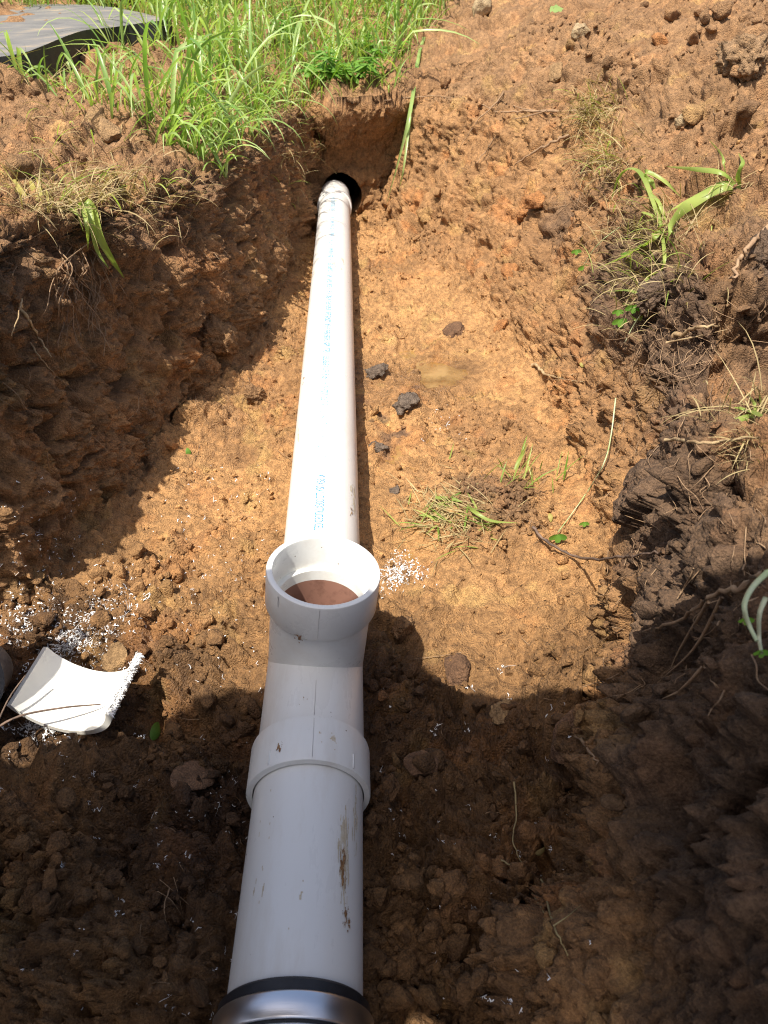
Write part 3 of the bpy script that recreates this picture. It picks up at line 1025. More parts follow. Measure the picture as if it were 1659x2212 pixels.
smear('mud_smear', lambda y_, a, r: on_axis(y_ - Y_RIM, a, r), .52, .545, -.25, .05, .0590, M['mud'], tee, 21.4, 1.05, 40, 40, 4.0, .0004)
smear('mud_film', on_far, .90, 1.30, -1.2, -.5, RO, M['mud_film'], far_pipe, 24.7, 1.08, 90, 40, 9.0, .0002)
smear('mud_film', on_far, 1.9, 2.2, -.2, 1.0, RO, M['mud_film'], far_pipe, 2.1, 1.0)
smear('mud_smear', lambda a_, b_, r: ROLL @ Vector((tx + r * math.cos(b_), Y_BR + r * math.sin(b_), a_)), .178, .196, -2.05, -1.7, .0650, M['mud'], hub, 3.3, .70, 20, 30, thick=.0004)

# ------------------------------------------------------------------ half shell offcut
sp = drop(-.395, .645)[0]
shell = empty('pipe_offcut', sp, 'half ring of cut white plastic pipe with one frayed edge, lying beside the dark boot', 'pipe offcut')
Rs, Ts, Ls = .074, .0075, .088
A0, A1 = math.radians(196), math.radians(342)
T = Matrix.Translation((-.385, .618, .094)) @ Matrix.Rotation(math.radians(-10), 4, 'Z') @ Matrix.Rotation(math.radians(7), 4, 'X') @ Matrix.Rotation(math.radians(-7), 4, 'Y')
NA, NL = 48, 10
prof = []
for i in range(NA + 1):
    a = A0 + (A1 - A0) * i / NA
    prof.append((a, Rs))
V, F = [], []
def sv(a, r, l): return T @ Vector((r * math.cos(a), l, r * math.sin(a)))
ring = []
for l in [-Ls / 2 + Ls * q / NL for q in range(NL + 1)]:
    for i in range(NA + 1):
        a = A0 + (A1 - A0) * i / NA
        V.append(sv(a, Rs, l))
    for i in range(NA + 1):
        a = A0 + (A1 - A0) * i / NA
        V.append(sv(a, Rs - Ts, l))
K = 2 * (NA + 1)
for q in range(NL):
    b0, b1 = q * K, (q + 1) * K
    for i in range(NA):
        F.append((b0 + i, b0 + i + 1, b1 + i + 1, b1 + i))
        F.append((b0 + NA + 1 + i + 1, b0 + NA + 1 + i, b1 + NA + 1 + i, b1 + NA + 1 + i + 1))
    F.append((b0, b1, b1 + NA + 1, b0 + NA + 1))
    F.append((b0 + NA, b0 + 2 * NA + 1, b1 + 2 * NA + 1, b1 + NA))
for q in (0, NL):
    b = q * K
    for i in range(NA):
        f = (b + i, b + NA + 1 + i, b + NA + 2 + i, b + i + 1)
        F.append(f if q == 0 else f[::-1])
edge_sharp(mesh_py('shell', V, F, M['pvc_shell'], shell), 35)
acc = Acc()
for i in range(800):
    l = random.uniform(-Ls / 2, Ls / 2)
    p = sv(A1, Rs - Ts * random.random(), l) + Vector((0, 0, random.uniform(-.001, .002)))
    d = Vector((random.gauss(.7, .5), random.gauss(0, .6), random.gauss(-.3, .7))).normalized()
    ln = random.uniform(.001, .005)
    q = [p, p + d * ln * .5 + Vector((0, 0, .001)), p + d * ln + Vector((random.gauss(0, .0015), random.gauss(0, .0015), random.gauss(-.001, .0015)))]
    strip(acc, q, random.uniform(.0008, .0018), Vector((0, 1, .2)), .1)
acc.build('frayed_edge', M['shaving'], shell, True, 'stuff')

# ------------------------------------------------------------------ rubber mat and white scraps behind
def slab(name, outline, zfun, thick, mat_top, mat_side, lift=.0):
    pass
mat_o = empty('rubber_mat', (-1.25, 2.95, .60), 'grey dusty rubber mat with thick black wavy edge lying in the grass', 'rubber mat')
nx, ny_ = 60, 40
FRONT = np.array([(-2.3, 2.40, .56), (-1.30, 2.42, .572), (-1.06, 2.48, .582), (-1.00, 2.72, .598), (-.98, 3.0, .618), (-.92, 3.18, .632), (-.79, 3.20, .628)])
BACK = np.array([(-2.4, 3.75, .66), (-1.6, 3.75, .665), (-1.38, 3.68, .665), (-1.20, 3.62, .665), (-1.05, 3.52, .66), (-.92, 3.40, .65), (-.78, 3.26, .634)])
def mat_pt(s, t):
    k = np.linspace(0, 1, 7)
    ss = [np.interp(s + d_, k, FRONT[:, c]) for c in range(3) for d_ in (-.05, 0, .05)]
    fr = Vector((sum(ss[0:3]) / 3, sum(ss[3:6]) / 3, sum(ss[6:9]) / 3))
    bk = Vector([float(np.interp(s, k, BACK[:, c])) for c in range(3)])
    p = fr.lerp(bk, t)
    p.z += .008 * math.sin(s * 13 + .6) * (1 - t) ** 2 + .003 * math.sin(s * 5 + t * 6)
    return p
V, F = [], []
for lay in (0, 1):
    for i in range(nx + 1):
        for j in range(ny_ + 1):
            p = mat_pt(i / nx, j / ny_)
            V.append(p + Vector((0, 0, .012 - .080 * lay)))
def mi(l, i, j): return l * (nx + 1) * (ny_ + 1) + i * (ny_ + 1) + j
Ft = [(mi(0, i, j), mi(0, i + 1, j), mi(0, i + 1, j + 1), mi(0, i, j + 1)) for i in range(nx) for j in range(ny_)]
mesh_py('mat_top', V[:(nx + 1) * (ny_ + 1)], Ft, M['rubber_sheet'], mat_o)
Fs = [(mi(1, i, j), mi(1, i, j + 1), mi(1, i + 1, j + 1), mi(1, i + 1, j)) for i in range(nx) for j in range(ny_)]
for i in range(nx):
    Fs += [(mi(0, i, 0), mi(1, i, 0), mi(1, i + 1, 0), mi(0, i + 1, 0)), (mi(0, i + 1, ny_), mi(1, i + 1, ny_), mi(1, i, ny_), mi(0, i, ny_))]
for j in range(ny_):
    Fs += [(mi(0, 0, j + 1), mi(1, 0, j + 1), mi(1, 0, j), mi(0, 0, j)), (mi(0, nx, j), mi(1, nx, j), mi(1, nx, j + 1), mi(0, nx, j + 1))]
mesh_py('mat_edge', V, Fs, M['rubber'], mat_o, False)

def scrap(u, v, size, label, sx=1.6):
    p = off(u, v, .0)
    V, F = [], []
    n = 14
    for i in range(n + 1):
        for j in range(n + 1):
            s, t = i / n - .5, j / n - .5
            z = .35 * (mnoise.noise(Vector((s * 3 + u, t * 3, v * .1))) + .4 * mnoise.noise(Vector((s * 8, t * 8 + u, 3))))
            V.append(p + Vector((s * size * sx, t * size * .8, size * (.30 + z))))
    for i in range(n):
        for j in range(n):
            a = i * (n + 1) + j
            F.append((a, a + n + 1, a + n + 2, a + 1))
    o = mesh_py('plastic_scrap', V, F, M['scrap'], None)
    md_ = o.modifiers.new('thickness', 'SOLIDIFY'); md_.thickness = .002
    return tag(o, label, 'plastic scrap')
scrap(225, 8, .16, 'crumpled white plastic scrap in the grass behind the rubber mat')
scrap(345, 2, .05, 'small white plastic scrap in the grass past the mat corner')

# ------------------------------------------------------------------ person at the trench side
def build_person():
    J = {  # joint: (x, y, z, radius)
        'pelvis': (-.36, -.10, .58, .145), 'waist': (-.34, -.02, .74, .150), 'chest': (-.31, .07, .92, .165), 'upper': (-.32, .10, 1.02, .140), 'neck': (-.34, .12, 1.06, .062), 'head0': (-.345, .135, 1.09, .075), 'head1': (-.35, .145, 1.12, .092), 'head2': (-.35, .150, 1.18, .072),
        'hipL': (-.45, -.06, .56, .110), 'thighL': (-.54, .12, .52, .092), 'kneeL': (-.66, .36, .42, .074), 'shinL': (-.60, .49, .25, .062), 'shadeL': (-.48, .25, .50, .14), 'shadeM': (-.38, .16, .52, .13), 'back': (-.04, -.20, 1.06, .17), 'ankL': (-.530, .585, .10, .056), 'heelL': (-.530, .590, .055, .046), 'toeL': (-.520, .695, .042, .038),  # joints between shinL and ankL are bulk added to close gaps in the shadow
        'hipR': (-.26, -.12, .54, .110), 'thighR': (-.20, -.10, .36, .095), 'kneeR': (-.16, -.06, .13, .078), 'shinR': (-.17, -.26, .10, .062), 'ankR': (-.18, -.46, .08, .055), 'heelR': (-.18, -.52, .09, .046), 'toeR': (-.18, -.52, .05, .036),
        'shL': (-.54, .12, 1.04, .095), 'elL': (-.52, .16, .78, .062), 'wrL': (-.20, .02, .74, .038), 'haL': (-.10, -.03, .76, .036),
        'shR': (-.08, .08, 1.06, .105), 'elR': (.16, .05, 1.06, .085), 'wrR': (.12, -.02, .84, .042), 'haR': (.08, -.06, .79, .036),
        'sideR': (-.12, .02, .98, .14), 'sideC': (.04, .01, 1.08, .15), 'sideD': (.17, .02, 1.08, .14), 'sideE': (.26, .02, 1.08, .10), 'sideL': (-.50, .02, .84, .13)}  # side joints are added bulk that widens the body's cast shadow
    E = [('pelvis', 'waist'), ('waist', 'chest'), ('chest', 'upper'), ('upper', 'neck'), ('neck', 'head0'), ('head0', 'head1'), ('head1', 'head2'),
         ('pelvis', 'hipL'), ('hipL', 'thighL'), ('thighL', 'shadeL'), ('shadeL', 'shadeM'), ('sideR', 'back'), ('thighL', 'kneeL'), ('kneeL', 'shinL'), ('shinL', 'ankL'), ('ankL', 'heelL'), ('heelL', 'toeL'),
         ('pelvis', 'hipR'), ('hipR', 'thighR'), ('thighR', 'kneeR'), ('kneeR', 'shinR'), ('shinR', 'ankR'), ('ankR', 'heelR'), ('heelR', 'toeR'),
         ('chest', 'sideR'), ('sideR', 'sideC'), ('sideC', 'sideD'), ('sideD', 'sideE'), ('chest', 'sideL'), ('upper', 'shL'), ('shL', 'elL'), ('elL', 'wrL'), ('wrL', 'haL'), ('upper', 'shR'), ('shR', 'elR'), ('elR', 'wrR'), ('wrR', 'haR')]
    names = list(J); pos = [Vector(J[k][:3]) for k in names]; rad = [J[k][3] for k in names]
    edges = [(names.index(a), names.index(b)) for a, b in E]
    for s in ('L', 'R'):                                    # five fingers on each hand
        w, h = names.index('wr' + s), names.index('ha' + s)
        fwd = (pos[h] - pos[w]).normalized(); sd_ = fwd.cross(Vector((0, 0, 1))).normalized()
        for q, (o_, ln) in enumerate(((-.030, .070), (-.011, .082), (.010, .078), (.030, .060), (.045, .050))):
            b = pos[h] + sd_ * o_ + fwd * (.03 if q < 4 else -.01)
            prev = h
            for k_, (f_, dz) in enumerate(((.0, 0), (.45, -.006), (.8, -.022), (1.0, -.040))):
                pos.append(b + fwd * ln * f_ + Vector((0, 0, dz))); rad.append(.0095 - .001 * k_)
                edges.append((prev, len(pos) - 1)); prev = len(pos) - 1
    me = bpy.data.meshes.new('body')
    me.from_pydata([tuple(p) for p in pos], edges, [])
    root = empty('person', (-.53, .6, .02), 'person in dark trousers and muddy boot standing by the trench wall at the picture edge', 'person')
    o = bpy.data.objects.new('body', me); COL.objects.link(o)
    bpy.context.view_layer.objects.active = o
    sk = o.modifiers.new('skin', 'SKIN'); sk.use_smooth_shade = True
    for i, s in enumerate(me.skin_vertices[0].data):
        s.radius = (rad[i], rad[i]); s.use_root = (i == 0)
    ss = o.modifiers.new('sub', 'SUBSURF'); ss.levels = 2; ss.render_levels = 2
    bpy.context.view_layer.update()
    nm_ = bpy.data.meshes.new_from_object(o.evaluated_get(bpy.context.evaluated_depsgraph_get()))
    o.modifiers.clear(); o.data = nm_
    bpy.data.meshes.remove(me)
    nm_.materials.clear()
    for k in ('shirt', 'jeans', 'boot', 'skin'): nm_.materials.append(M[k])
    for p in nm_.polygons:
        c = p.center
        p.use_smooth = True
        if c.z < .085 and (c.x < -.4 or c.y < -.40): p.material_index = 2
        elif c.z < .60: p.material_index = 1
        elif (c.z > 1.06 and abs(c.x + .345) < .12 and c.y > .09) or (c.y < .01 and abs(c.x) < .2 and abs(c.z - .77) < .07): p.material_index = 3
        else: p.material_index = 0
    o.parent = root; o.matrix_parent_inverse = Matrix.Translation(-Vector(root.location))
    # hair over the back of the head
    bmh = bmesh.new(); bmesh.ops.create_icosphere(bmh, subdivisions=3, radius=.112)
    for v in bmh.verts:
        v.co *= 1 + .05 * mnoise.noise(v.co * 30)
    bmesh.ops.delete(bmh, geom=[v for v in bmh.verts if v.co.z < -.02], context='VERTS')
    hm = bpy.data.meshes.new('hair'); bmh.to_mesh(hm); bmh.free(); hm.materials.append(M['hair'])
    ho = bpy.data.objects.new('hair', hm); COL.objects.link(ho)
    hm.transform(Matrix.Translation((-.35, .14, 1.13)))
    ho.parent = root; ho.matrix_parent_inverse = Matrix.Translation(-Vector(root.location))
    # trouser hems
    for s, (x, y_, z) in (('L', J['ankL'][:3]),):
        V, F = [], []
        for i, (r, dz) in enumerate(((.060, .12), (.066, .05), (.070, -.02), (.066, -.024), (.058, .02))):
            for k in range(28):
                a = 2 * math.pi * k / 28
                V.append((x + r * math.cos(a) * (1 + .04 * math.sin(3 * a + i)), y_ + .004 + r * math.sin(a) * 1.05, z + dz + .006 * math.sin(2 * a)))
        for i in range(4):
            for k in range(28):
                k2 = (k + 1) % 28
                F.append((i * 28 + k, i * 28 + k2, (i + 1) * 28 + k2, (i + 1) * 28 + k))
        mesh_py('trouser_hem', V, F, M['jeans'], root)
build_person()

# ------------------------------------------------------------------ water
def puddle(x0, y0, rx, ry, z):
    V = [(x0, y0, z)]; n = 48
    for k in range(n):
        a = 2 * math.pi * k / n
        w = 1 + .18 * mnoise.noise(Vector((math.cos(a) * 2, math.sin(a) * 2, x0 * 9)))
        V.append((x0 + rx * w * math.cos(a), y0 + ry * w * math.sin(a), z))
    F = [(0, 1 + k, 1 + (k + 1) % n) for k in range(n)]
    return tag(mesh_py('puddle', V, F, M['water'], None), kind='structure')
puddle(.135, 1.66, .13, .18, -.006)
puddle(.045, .965, .06, .08, -.010)
puddle(.04, 1.31, .05, .10, -.002)
# ------------------------------------------------------------------ stones and clods
def rock(name, u, v, wpx, label, mat, flat=.6, cuts=7, sub=4, seed=0, sink=.3, cat='stone', rough=.14, stretch=(1, .8), rot=None):
    p, n = hit(u, v)
    size = wpx * depth_of(p) / FPX * (.62 if rough < .2 else .5)
    r = random.Random(seed * 77 + int(u))
    bm = bmesh.new(); bmesh.ops.create_icosphere(bm, subdivisions=sub, radius=1.0)
    planes = []
    for _ in range(cuts + 3):
        d = Vector((r.gauss(0, 1), r.gauss(0, 1), r.gauss(0, 1))).normalized()
        planes.append((d, r.uniform(.48, .78)))
    if flat < .65: planes.append((Vector((r.gauss(0, .12), r.gauss(0, .12), 1)).normalized(), .62))
    for vv in bm.verts:
        c = vv.co.copy()
        for d, h in planes:
            q = c.dot(d)
            if q > h: c -= d * (q - h) * .92
        c *= 1 + rough * mnoise.noise(c * 2.3 + Vector((seed, u, v))) + rough * .7 * mnoise.noise(c * 5 + Vector((u, seed, 1))) + rough * .5 * mnoise.noise(c * 11 + Vector((u, 1, seed)))
        vv.co = c
    up = (n * .55 + Vector((0, 0, 1)) * .45).normalized()
    d, x, z = frame_of(up)
    a = rot if rot is not None else r.uniform(0, 6.28)
    ex = x * math.cos(a) + z * math.sin(a); ey = up.cross(ex)
    for vv in bm.verts:
        c = vv.co
        vv.co = ex * c.x * size * stretch[0] + ey * c.y * size * stretch[1] + up * c.z * size * flat
    if rough > .2:
        for vv in bm.verts:
            c = vv.co / size
            k_ = .10 * abs(mnoise.noise(c * 9 + Vector((u, v, 0)))) + .07 * abs(mnoise.noise(c * 19 + Vector((v, u, 0)))) + .04 * mnoise.noise(c * 40)
            vv.co *= .92 + 1.6 * k_
    me = bpy.data.meshes.new(name); bm.to_mesh(me); bm.free()
    if isinstance(mat, tuple):
        nv_ = len(me.vertices)
        a_ = me.attributes.new('soil_col', 'FLOAT_COLOR', 'POINT'); a_.data.foreach_set('color', np.tile(np.array([*mat, 1], np.float32), nv_))
        a_ = me.attributes.new('wet', 'FLOAT', 'POINT'); a_.data.foreach_set('value', np.full(nv_, .1, np.float32))
        mat = M['soil']
    me.materials.append(mat)
    for pl in me.polygons: pl.use_smooth = True
    o = bpy.data.objects.new(name, me); COL.objects.link(o)
    o.location = p + up * size * flat * (1 - 2 * sink)
    if label: tag(o, label, cat)
    return o
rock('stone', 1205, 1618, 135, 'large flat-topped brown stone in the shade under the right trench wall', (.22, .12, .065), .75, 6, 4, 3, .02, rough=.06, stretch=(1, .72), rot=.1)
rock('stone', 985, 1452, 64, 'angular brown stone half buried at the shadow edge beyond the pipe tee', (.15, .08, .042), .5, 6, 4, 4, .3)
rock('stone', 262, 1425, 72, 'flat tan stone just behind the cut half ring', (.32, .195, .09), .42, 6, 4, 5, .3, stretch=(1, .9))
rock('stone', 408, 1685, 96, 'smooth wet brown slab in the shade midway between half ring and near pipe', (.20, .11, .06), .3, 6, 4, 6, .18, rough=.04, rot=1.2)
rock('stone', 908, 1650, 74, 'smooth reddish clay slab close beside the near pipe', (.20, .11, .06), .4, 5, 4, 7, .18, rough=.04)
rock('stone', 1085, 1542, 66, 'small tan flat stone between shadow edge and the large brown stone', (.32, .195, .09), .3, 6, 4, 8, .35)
rock('stone', 1160, 440, 44, 'larger of two orange stones side by side on the sunny bank', (.36, .16, .055), .8, 7, 4, 9, .15)
rock('stone', 1133, 468, 30, 'smaller of two orange stones side by side on the sunny bank', (.36, .16, .055), .8, 7, 4, 10, .15)
rock('stone', 1108, 590, 44, 'rust red lump of clay low on the sunny bank', (.36, .16, .055), .7, 7, 4, 11, .3, rough=.16)
rock('stone', 1250, 85, 48, 'pale yellow stone near the top of the soil bank', (.40, .29, .16), .7, 7, 4, 12, .15)
rock('stone', 1035, 28, 62, 'pale chunk of clay at the bank crest beside the grass', (.40, .29, .16), .7, 7, 4, 13, .2)
rock('stone', 1205, 160, 42, 'flat pale stone pressed into the bank above the exposed roots', (.32, .195, .09), .45, 7, 4, 14, .3)
rock('stone', 1420, 100, 40, 'red brown stone high on the soil bank near dry grass', (.36, .16, .055), .7, 7, 4, 15, .2)
rock('stone', 1480, 270, 34, 'cream pebble on the bank under the dark overhanging clod', (.40, .29, .16), .8, 7, 4, 16, .15)
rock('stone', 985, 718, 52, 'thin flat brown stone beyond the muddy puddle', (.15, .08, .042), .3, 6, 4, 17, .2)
rock('stone', 1085, 705, 40, 'flat orange stone uphill of the muddy puddle', (.36, .16, .055), .35, 6, 4, 18, .2)
rock('stone', 210, 265, 60, 'grey brown flat stone on the sunlit heap below the rubber mat', (.32, .195, .09), .4, 6, 4, 19, .1)
rock('stone', 235, 295, 52, 'tan chunk at the foot of the sunlit heap below the rubber mat', (.32, .195, .09), .6, 6, 4, 20, .2)
rock('charred_lump', 880, 872, 70, 'black charred lump of soil between pipe and muddy puddle', (.15, .11, .08), .6, 5, 4, 21, .42, 'soil lump', .28)
rock('charred_lump', 818, 968, 44, 'small black charred lump touching the pipe shadow', (.15, .11, .08), .6, 5, 4, 22, .4, 'soil lump', .28)
rock('charred_lump', 815, 805, 56, 'dark grey charred lump close by the sunlit pipe', (.15, .11, .08), .7, 5, 4, 23, .42, 'soil lump', .28)
rock('charred_lump', 855, 1060, 34, 'grey charred bit in the wet clay nearer the tee', (.15, .11, .08), .6, 5, 4, 24, .42, 'soil lump', .28)
rock('clod', 478, 735, 120, 'big sunlit clod jutting out of the shaded trench wall', (.27, .15, .068), .9, 4, 5, 25, .3, 'clod', .26)
rock('clod', 545, 860, 60, 'crumbly clod at the foot of the shaded wall beside sunlit floor', (.27, .15, .068), .7, 4, 5, 26, .2, 'clod', .26)
rock('clod', 1600, 135, 140, 'huge overhanging clod at the upper corner of the soil bank', (.30, .185, .095), .75, 4, 5, 27, .35, 'clod', .22)
rock('clod', 1648, 560, 110, 'dark crumbly clod behind the arching green blades at the picture edge', (.14, .09, .056), .9, 4, 5, 28, .3, 'clod', .26)
rock('clod', 870, 1365, 66, 'round clod casting the bump on the shadow edge beyond the tee', (.27, .15, .068), .8, 4, 5, 29, .25, 'clod', .26)
rock('clod', 1420, 640, 110, 'dark topsoil clod matted with rootlets under the green blades', (.14, .09, .056), .8, 4, 5, 30, .35, 'clod', .26)

# ------------------------------------------------------------------ loose crumbs (uncountable)
def ico(sub):
    bm = bmesh.new(); bmesh.ops.create_icosphere(bm, subdivisions=sub, radius=1.0)
    v = np.array([x.co[:] for x in bm.verts], np.float32); f = np.array([[q.index for q in x.verts] for x in bm.faces])
    bm.free(); return v, f
def scatter_crumbs(name, weight, count, smin, smax, sub, power=2.2):
    w = weight.reshape(-1).astype(float)
    w = w / w.sum()
    pick = rng.choice(len(w), count, p=w)
    base, fac = ico(sub)
    nb = len(base)
    s = smin + (smax - smin) * rng.random(count) ** power
    if sub < 3: j = 1 + .28 * rng.standard_normal((count, nb)).clip(-1.6, 1.6)
    else:
        o3 = (base[None] + (rng.random((count, 1, 3)) * 50).astype(np.float32)).reshape(-1, 3).astype(np.float32)
        j = (1 + .38 * vnoise(o3, .9, 5) + .26 * vnoise(o3, .42, 6) + .16 * vnoise(o3, .2, 7)).reshape(count, nb)
    ax_ = rng.standard_normal((count, 3, 3))
    q, _ = np.linalg.qr(ax_)
    sc = np.stack([np.ones(count), .6 + .4 * rng.random(count), .5 + .4 * rng.random(count)], 1)
    v = base[None] * j[:, :, None]
    if sub > 2:
        for _ in range(7):                                  # broken faces
            nn_ = rng.standard_normal((count, 1, 3)); nn_ /= np.linalg.norm(nn_, axis=-1, keepdims=True)
            over = np.maximum(0, (v * nn_).sum(-1, keepdims=True) - (.45 + .4 * rng.random((count, 1, 1))))
            v = v - nn_ * over * .9
    v = v * sc[:, None, :]
    v = np.einsum('nij,nvj->nvi', q, v) * s[:, None, None]
    jit = rng.normal(0, .0015, (count, 3))
    v = v + (Q[pick] + NF[pick] * (s * .35)[:, None] + jit)[:, None, :]
    f = fac[None] + (np.arange(count) * nb)[:, None, None]
    tint = np.clip(.80 + .35 * rng.random(count), 0, 1.3)
    col = C4[pick].copy(); col[:, :3] *= tint[:, None]
    o = mesh_np(name, v.reshape(-1, 3), f.reshape(-1, 3), M['soil'], None, sub > 1, attrs={
        'soil_col': ('FLOAT_COLOR', np.repeat(col, nb, 0)), 'wet': ('FLOAT', np.repeat(wet[pick] * .6, nb))})
    return tag(o, kind='stuff')
inview = (YF > .15) & (YF < 3.4) & (P[:, 0] > -1.25) & (P[:, 0] < 1.35)
dry = 1 - np.clip(pud * 2, 0, 1)
flat_up = np.clip(NF[:, 2], 0.08, 1)
clumpy = .15 + sstep(-.2, .6, fbm(P, .13, 3, 301))
offpipe = 1 - np.exp(-((P[:, 0] - pxx) / .062) ** 6) * floor
wgt = inview * dry * clumpy * offpipe * (kind == 0)
scatter_crumbs('soil_crumbs', wgt * (.8 * floor + .5 * nearfl + .35 * wallL * flat_up + .9 * wallR * flat_up + .9 * top), 16000, .0012, .0065, 1)
scatter_crumbs('soil_lumps', wgt * clumpy * (.35 * floor + 1.2 * nearfl + .15 * wallL * flat_up + .8 * wallR * flat_up + 1.0 * top), 900, .005, .016, 3, 2.6)

scatter_crumbs('soil_clods', wgt * clumpy * (.5 * wallR * flat_up + 1.0 * top * (.4 + (P[:, 0] > .3))), 300, .010, .030, 3, 2.2)

scatter_crumbs('wet_lumps', inview * dry * offpipe * (kind == 0) * (YF < 1.0) * clumpy * (1.0 * nearfl + .5 * wallR * flat_up) * (1 - flt), 700, .004, .017, 3, 2.0)

# ------------------------------------------------------------------ white shavings from sawing the pipe
acc = Acc()
def shave(u, v, lift=.001):
    p, n = hit(u, v)
    if p.y > 3: return
    d, x, z = frame_of(n)
    a = random.uniform(0, 6.28)
    h = (x * math.cos(a) + z * math.sin(a))
    ln = random.uniform(.0015, .0055) * (1 if random.random() < .85 else 1.8)
    p = p + n * lift
    w_ = n.cross(h)
    q = [p, p + h * ln * .4 + n * random.uniform(0, .002) + w_ * random.gauss(0, .25) * ln, p + h * ln * .7 + n * random.uniform(-.001, .003) + w_ * random.gauss(0, .5) * ln, p + h * ln * .7 + w_ * random.gauss(0, .9) * ln + n * .001]
    if p.y < .58:
        q = [p + (e - p) * .7 for e in q]
    strip(acc, q, random.uniform(.0004, .0013 if p.y < .58 else .0018), h.cross(n), .3, .2)
def spray(u, v, su, sv, n, tilt=0.0):
    for _ in range(n):
        a, b = random.gauss(0, 1), random.gauss(0, 1)
        shave(u + su * a + tilt * b * sv, v + sv * b)
spray(215, 1335, 40, 36, 430, -.8)
spray(155, 1385, 24, 20, 380, -.5)
spray(235, 1440, 45, 20, 60)
spray(90, 1510, 30, 40, 150)
spray(100, 1575, 36, 9, 260)
spray(60, 1335, 40, 30, 260)
spray(80, 1180, 70, 80, 80)
spray(852, 1238, 16, 20, 210, -.3)
spray(885, 1235, 25, 14, 120)
spray(320, 1250, 110, 60, 70)
spray(960, 920, 25, 25, 25)
spray(480, 1720, 60, 60, 45)
for _ in range(60):
    a, b = random.uniform(0, 560), random.uniform(1580, 2200)
    spray(a, b, 4, 4, random.choice([1, 1, 2, 3, 6]))
for _ in range(70):
    a, b = random.uniform(810, 1280), random.uniform(1440, 2200)
    spray(a, b, 4, 4, random.choice([1, 1, 2, 3, 6]))
for _ in range(90): shave(random.uniform(380, 620), random.uniform(1000, 1500))
tag(acc.build('pvc_shavings', M['shaving']), kind='stuff')

# ------------------------------------------------------------------ lawn
acc_f, acc_w, acc_d = Acc(), Acc(), Acc()
def lawn_ok(x, y):
    lip = float(np.interp(y, YK, lipLx)) if y < END_Y else 9
    if x > -.02 + .33 * (y - 2.95) and y > 2.9: return False
    if y < END_Y + .02 and x > lip - .005: return False
    edge = 1.98 + .12 * abs(x + .55) + .10 * mnoise.noise(Vector((x * 5, y * 5, 2)))
    if y < edge: return False
    if mnoise.noise(Vector((x * 3.1, y * 3.1, 7))) < -.42: return False
    return True
def in_mat(x, y):
    return x < -.86 and 2.5 + max(0, (x + 1.05)) * 3 < y < 3.6 and not (x > -1.0 and y < 3.1)
spots = []
tries = 0
while len(spots) < 6600 and tries < 90000:
    tries += 1
    x = random.uniform(-2.1, .75); y = random.uniform(1.95, 4.75)
    if x < -.64 * y - .25: continue
    if x < -.62 and 2.1 < y < 3.1 and random.random() < .75: continue
    if lawn_ok(x, y) and not in_mat(x, y): spots.append((x, y))
for _ in range(700): spots.append((random.uniform(-2.7, -.95), random.uniform(3.72, 4.9)))
for i, (x, y) in enumerate(spots):
    p, n = drop(x, y)
    if p.z < .30: continue
    far = y > 3.6
    k = random.random()
    hd = random.uniform(0, 6.28) if random.random() < .6 else random.gauss(-1.2, .8)
    short = .6 if (x < -.6 and y < 2.75) else 1.0
    if k < .55:
        grass_blade(acc_f, p - Vector((0, 0, .01)), hd, random.uniform(.07, .22) * short, random.uniform(.002, .005), random.uniform(.05, .7), random.uniform(.2, 1.7), 6)
    elif k < .76:
        grass_blade(acc_w, p - Vector((0, 0, .01)), hd, random.uniform(.17, .46) * short, random.uniform(.005, .011), random.uniform(.05, .55), random.uniform(.6, 2.2), 9, kink=random.choice([None, None, 4, 5]))
    else:
        grass_blade(acc_d, p - Vector((0, 0, .01)), random.uniform(0, 6.28), random.uniform(.08, .2), random.uniform(.0015, .004), random.uniform(.8, 1.5), random.uniform(.0, .6), 5)
# coarse blades spilling over the bank into the trench
for i in range(90):
    t = random.random()
    y = 1.95 + .75 * t * t; x = float(np.interp(y, YK, lipLx)) - random.uniform(.0, .16)
    p, n = drop(x, y)
    grass_blade(acc_w, p, random.gauss(-.7, .45), random.uniform(.12, .28), random.uniform(.005, .010), random.uniform(.3, .8), random.uniform(1.2, 2.3), 10)
for i in range(60):
    x = random.uniform(-.30, .06); y = random.uniform(2.97, 3.10)
    p, n = drop(x, y)
    grass_blade(random.choice([acc_f, acc_w]), p, random.gauss(-1.57, .9), random.uniform(.06, .15), random.uniform(.003, .007), random.uniform(.1, .7), random.uniform(.6, 2.0), 8)
tag(acc_f.build('grass', M['grass']), kind='stuff')
tag(acc_w.build('coarse_grass', M['grass_blue']), kind='stuff')
tag(acc_d.build('dry_grass', M['straw']), kind='stuff')

# ------------------------------------------------------------------ single tufts and plants
def tuft(name, label, cat, root_uv, blades, mat=None, straw=0, lift=.004):
    """blades: (points in the picture with lift off the soil in metres, width in metres)"""
    p0, n0 = hit(*root_uv)
    root = empty(name, p0, label, cat)
    for uvs, w in blades:
        pts = path(uvs, lift, 5)
        w *= 1.05
        acc = Acc(); strip(acc, pts, w, Vector((1, .3, .2)) if abs((pts[-1] - pts[0]).x) < abs((pts[-1] - pts[0]).z) else Vector((.1, .8, .6)), .22)
        acc.build('blade', mat or M['grass'], root)
    if straw:
        acc = Acc()
        for _ in range(straw):
            q = p0 + Vector((random.gauss(0, .03), random.gauss(0, .03), random.gauss(0, .012)))
            grass_blade(acc, q, random.uniform(0, 6.28), random.uniform(.03, .10), random.uniform(.001, .002), random.uniform(.3, 1.8), random.uniform(.2, 1.5), 5)
        acc.build('dry_stems', M['straw'], root, True, 'stuff')
    return root
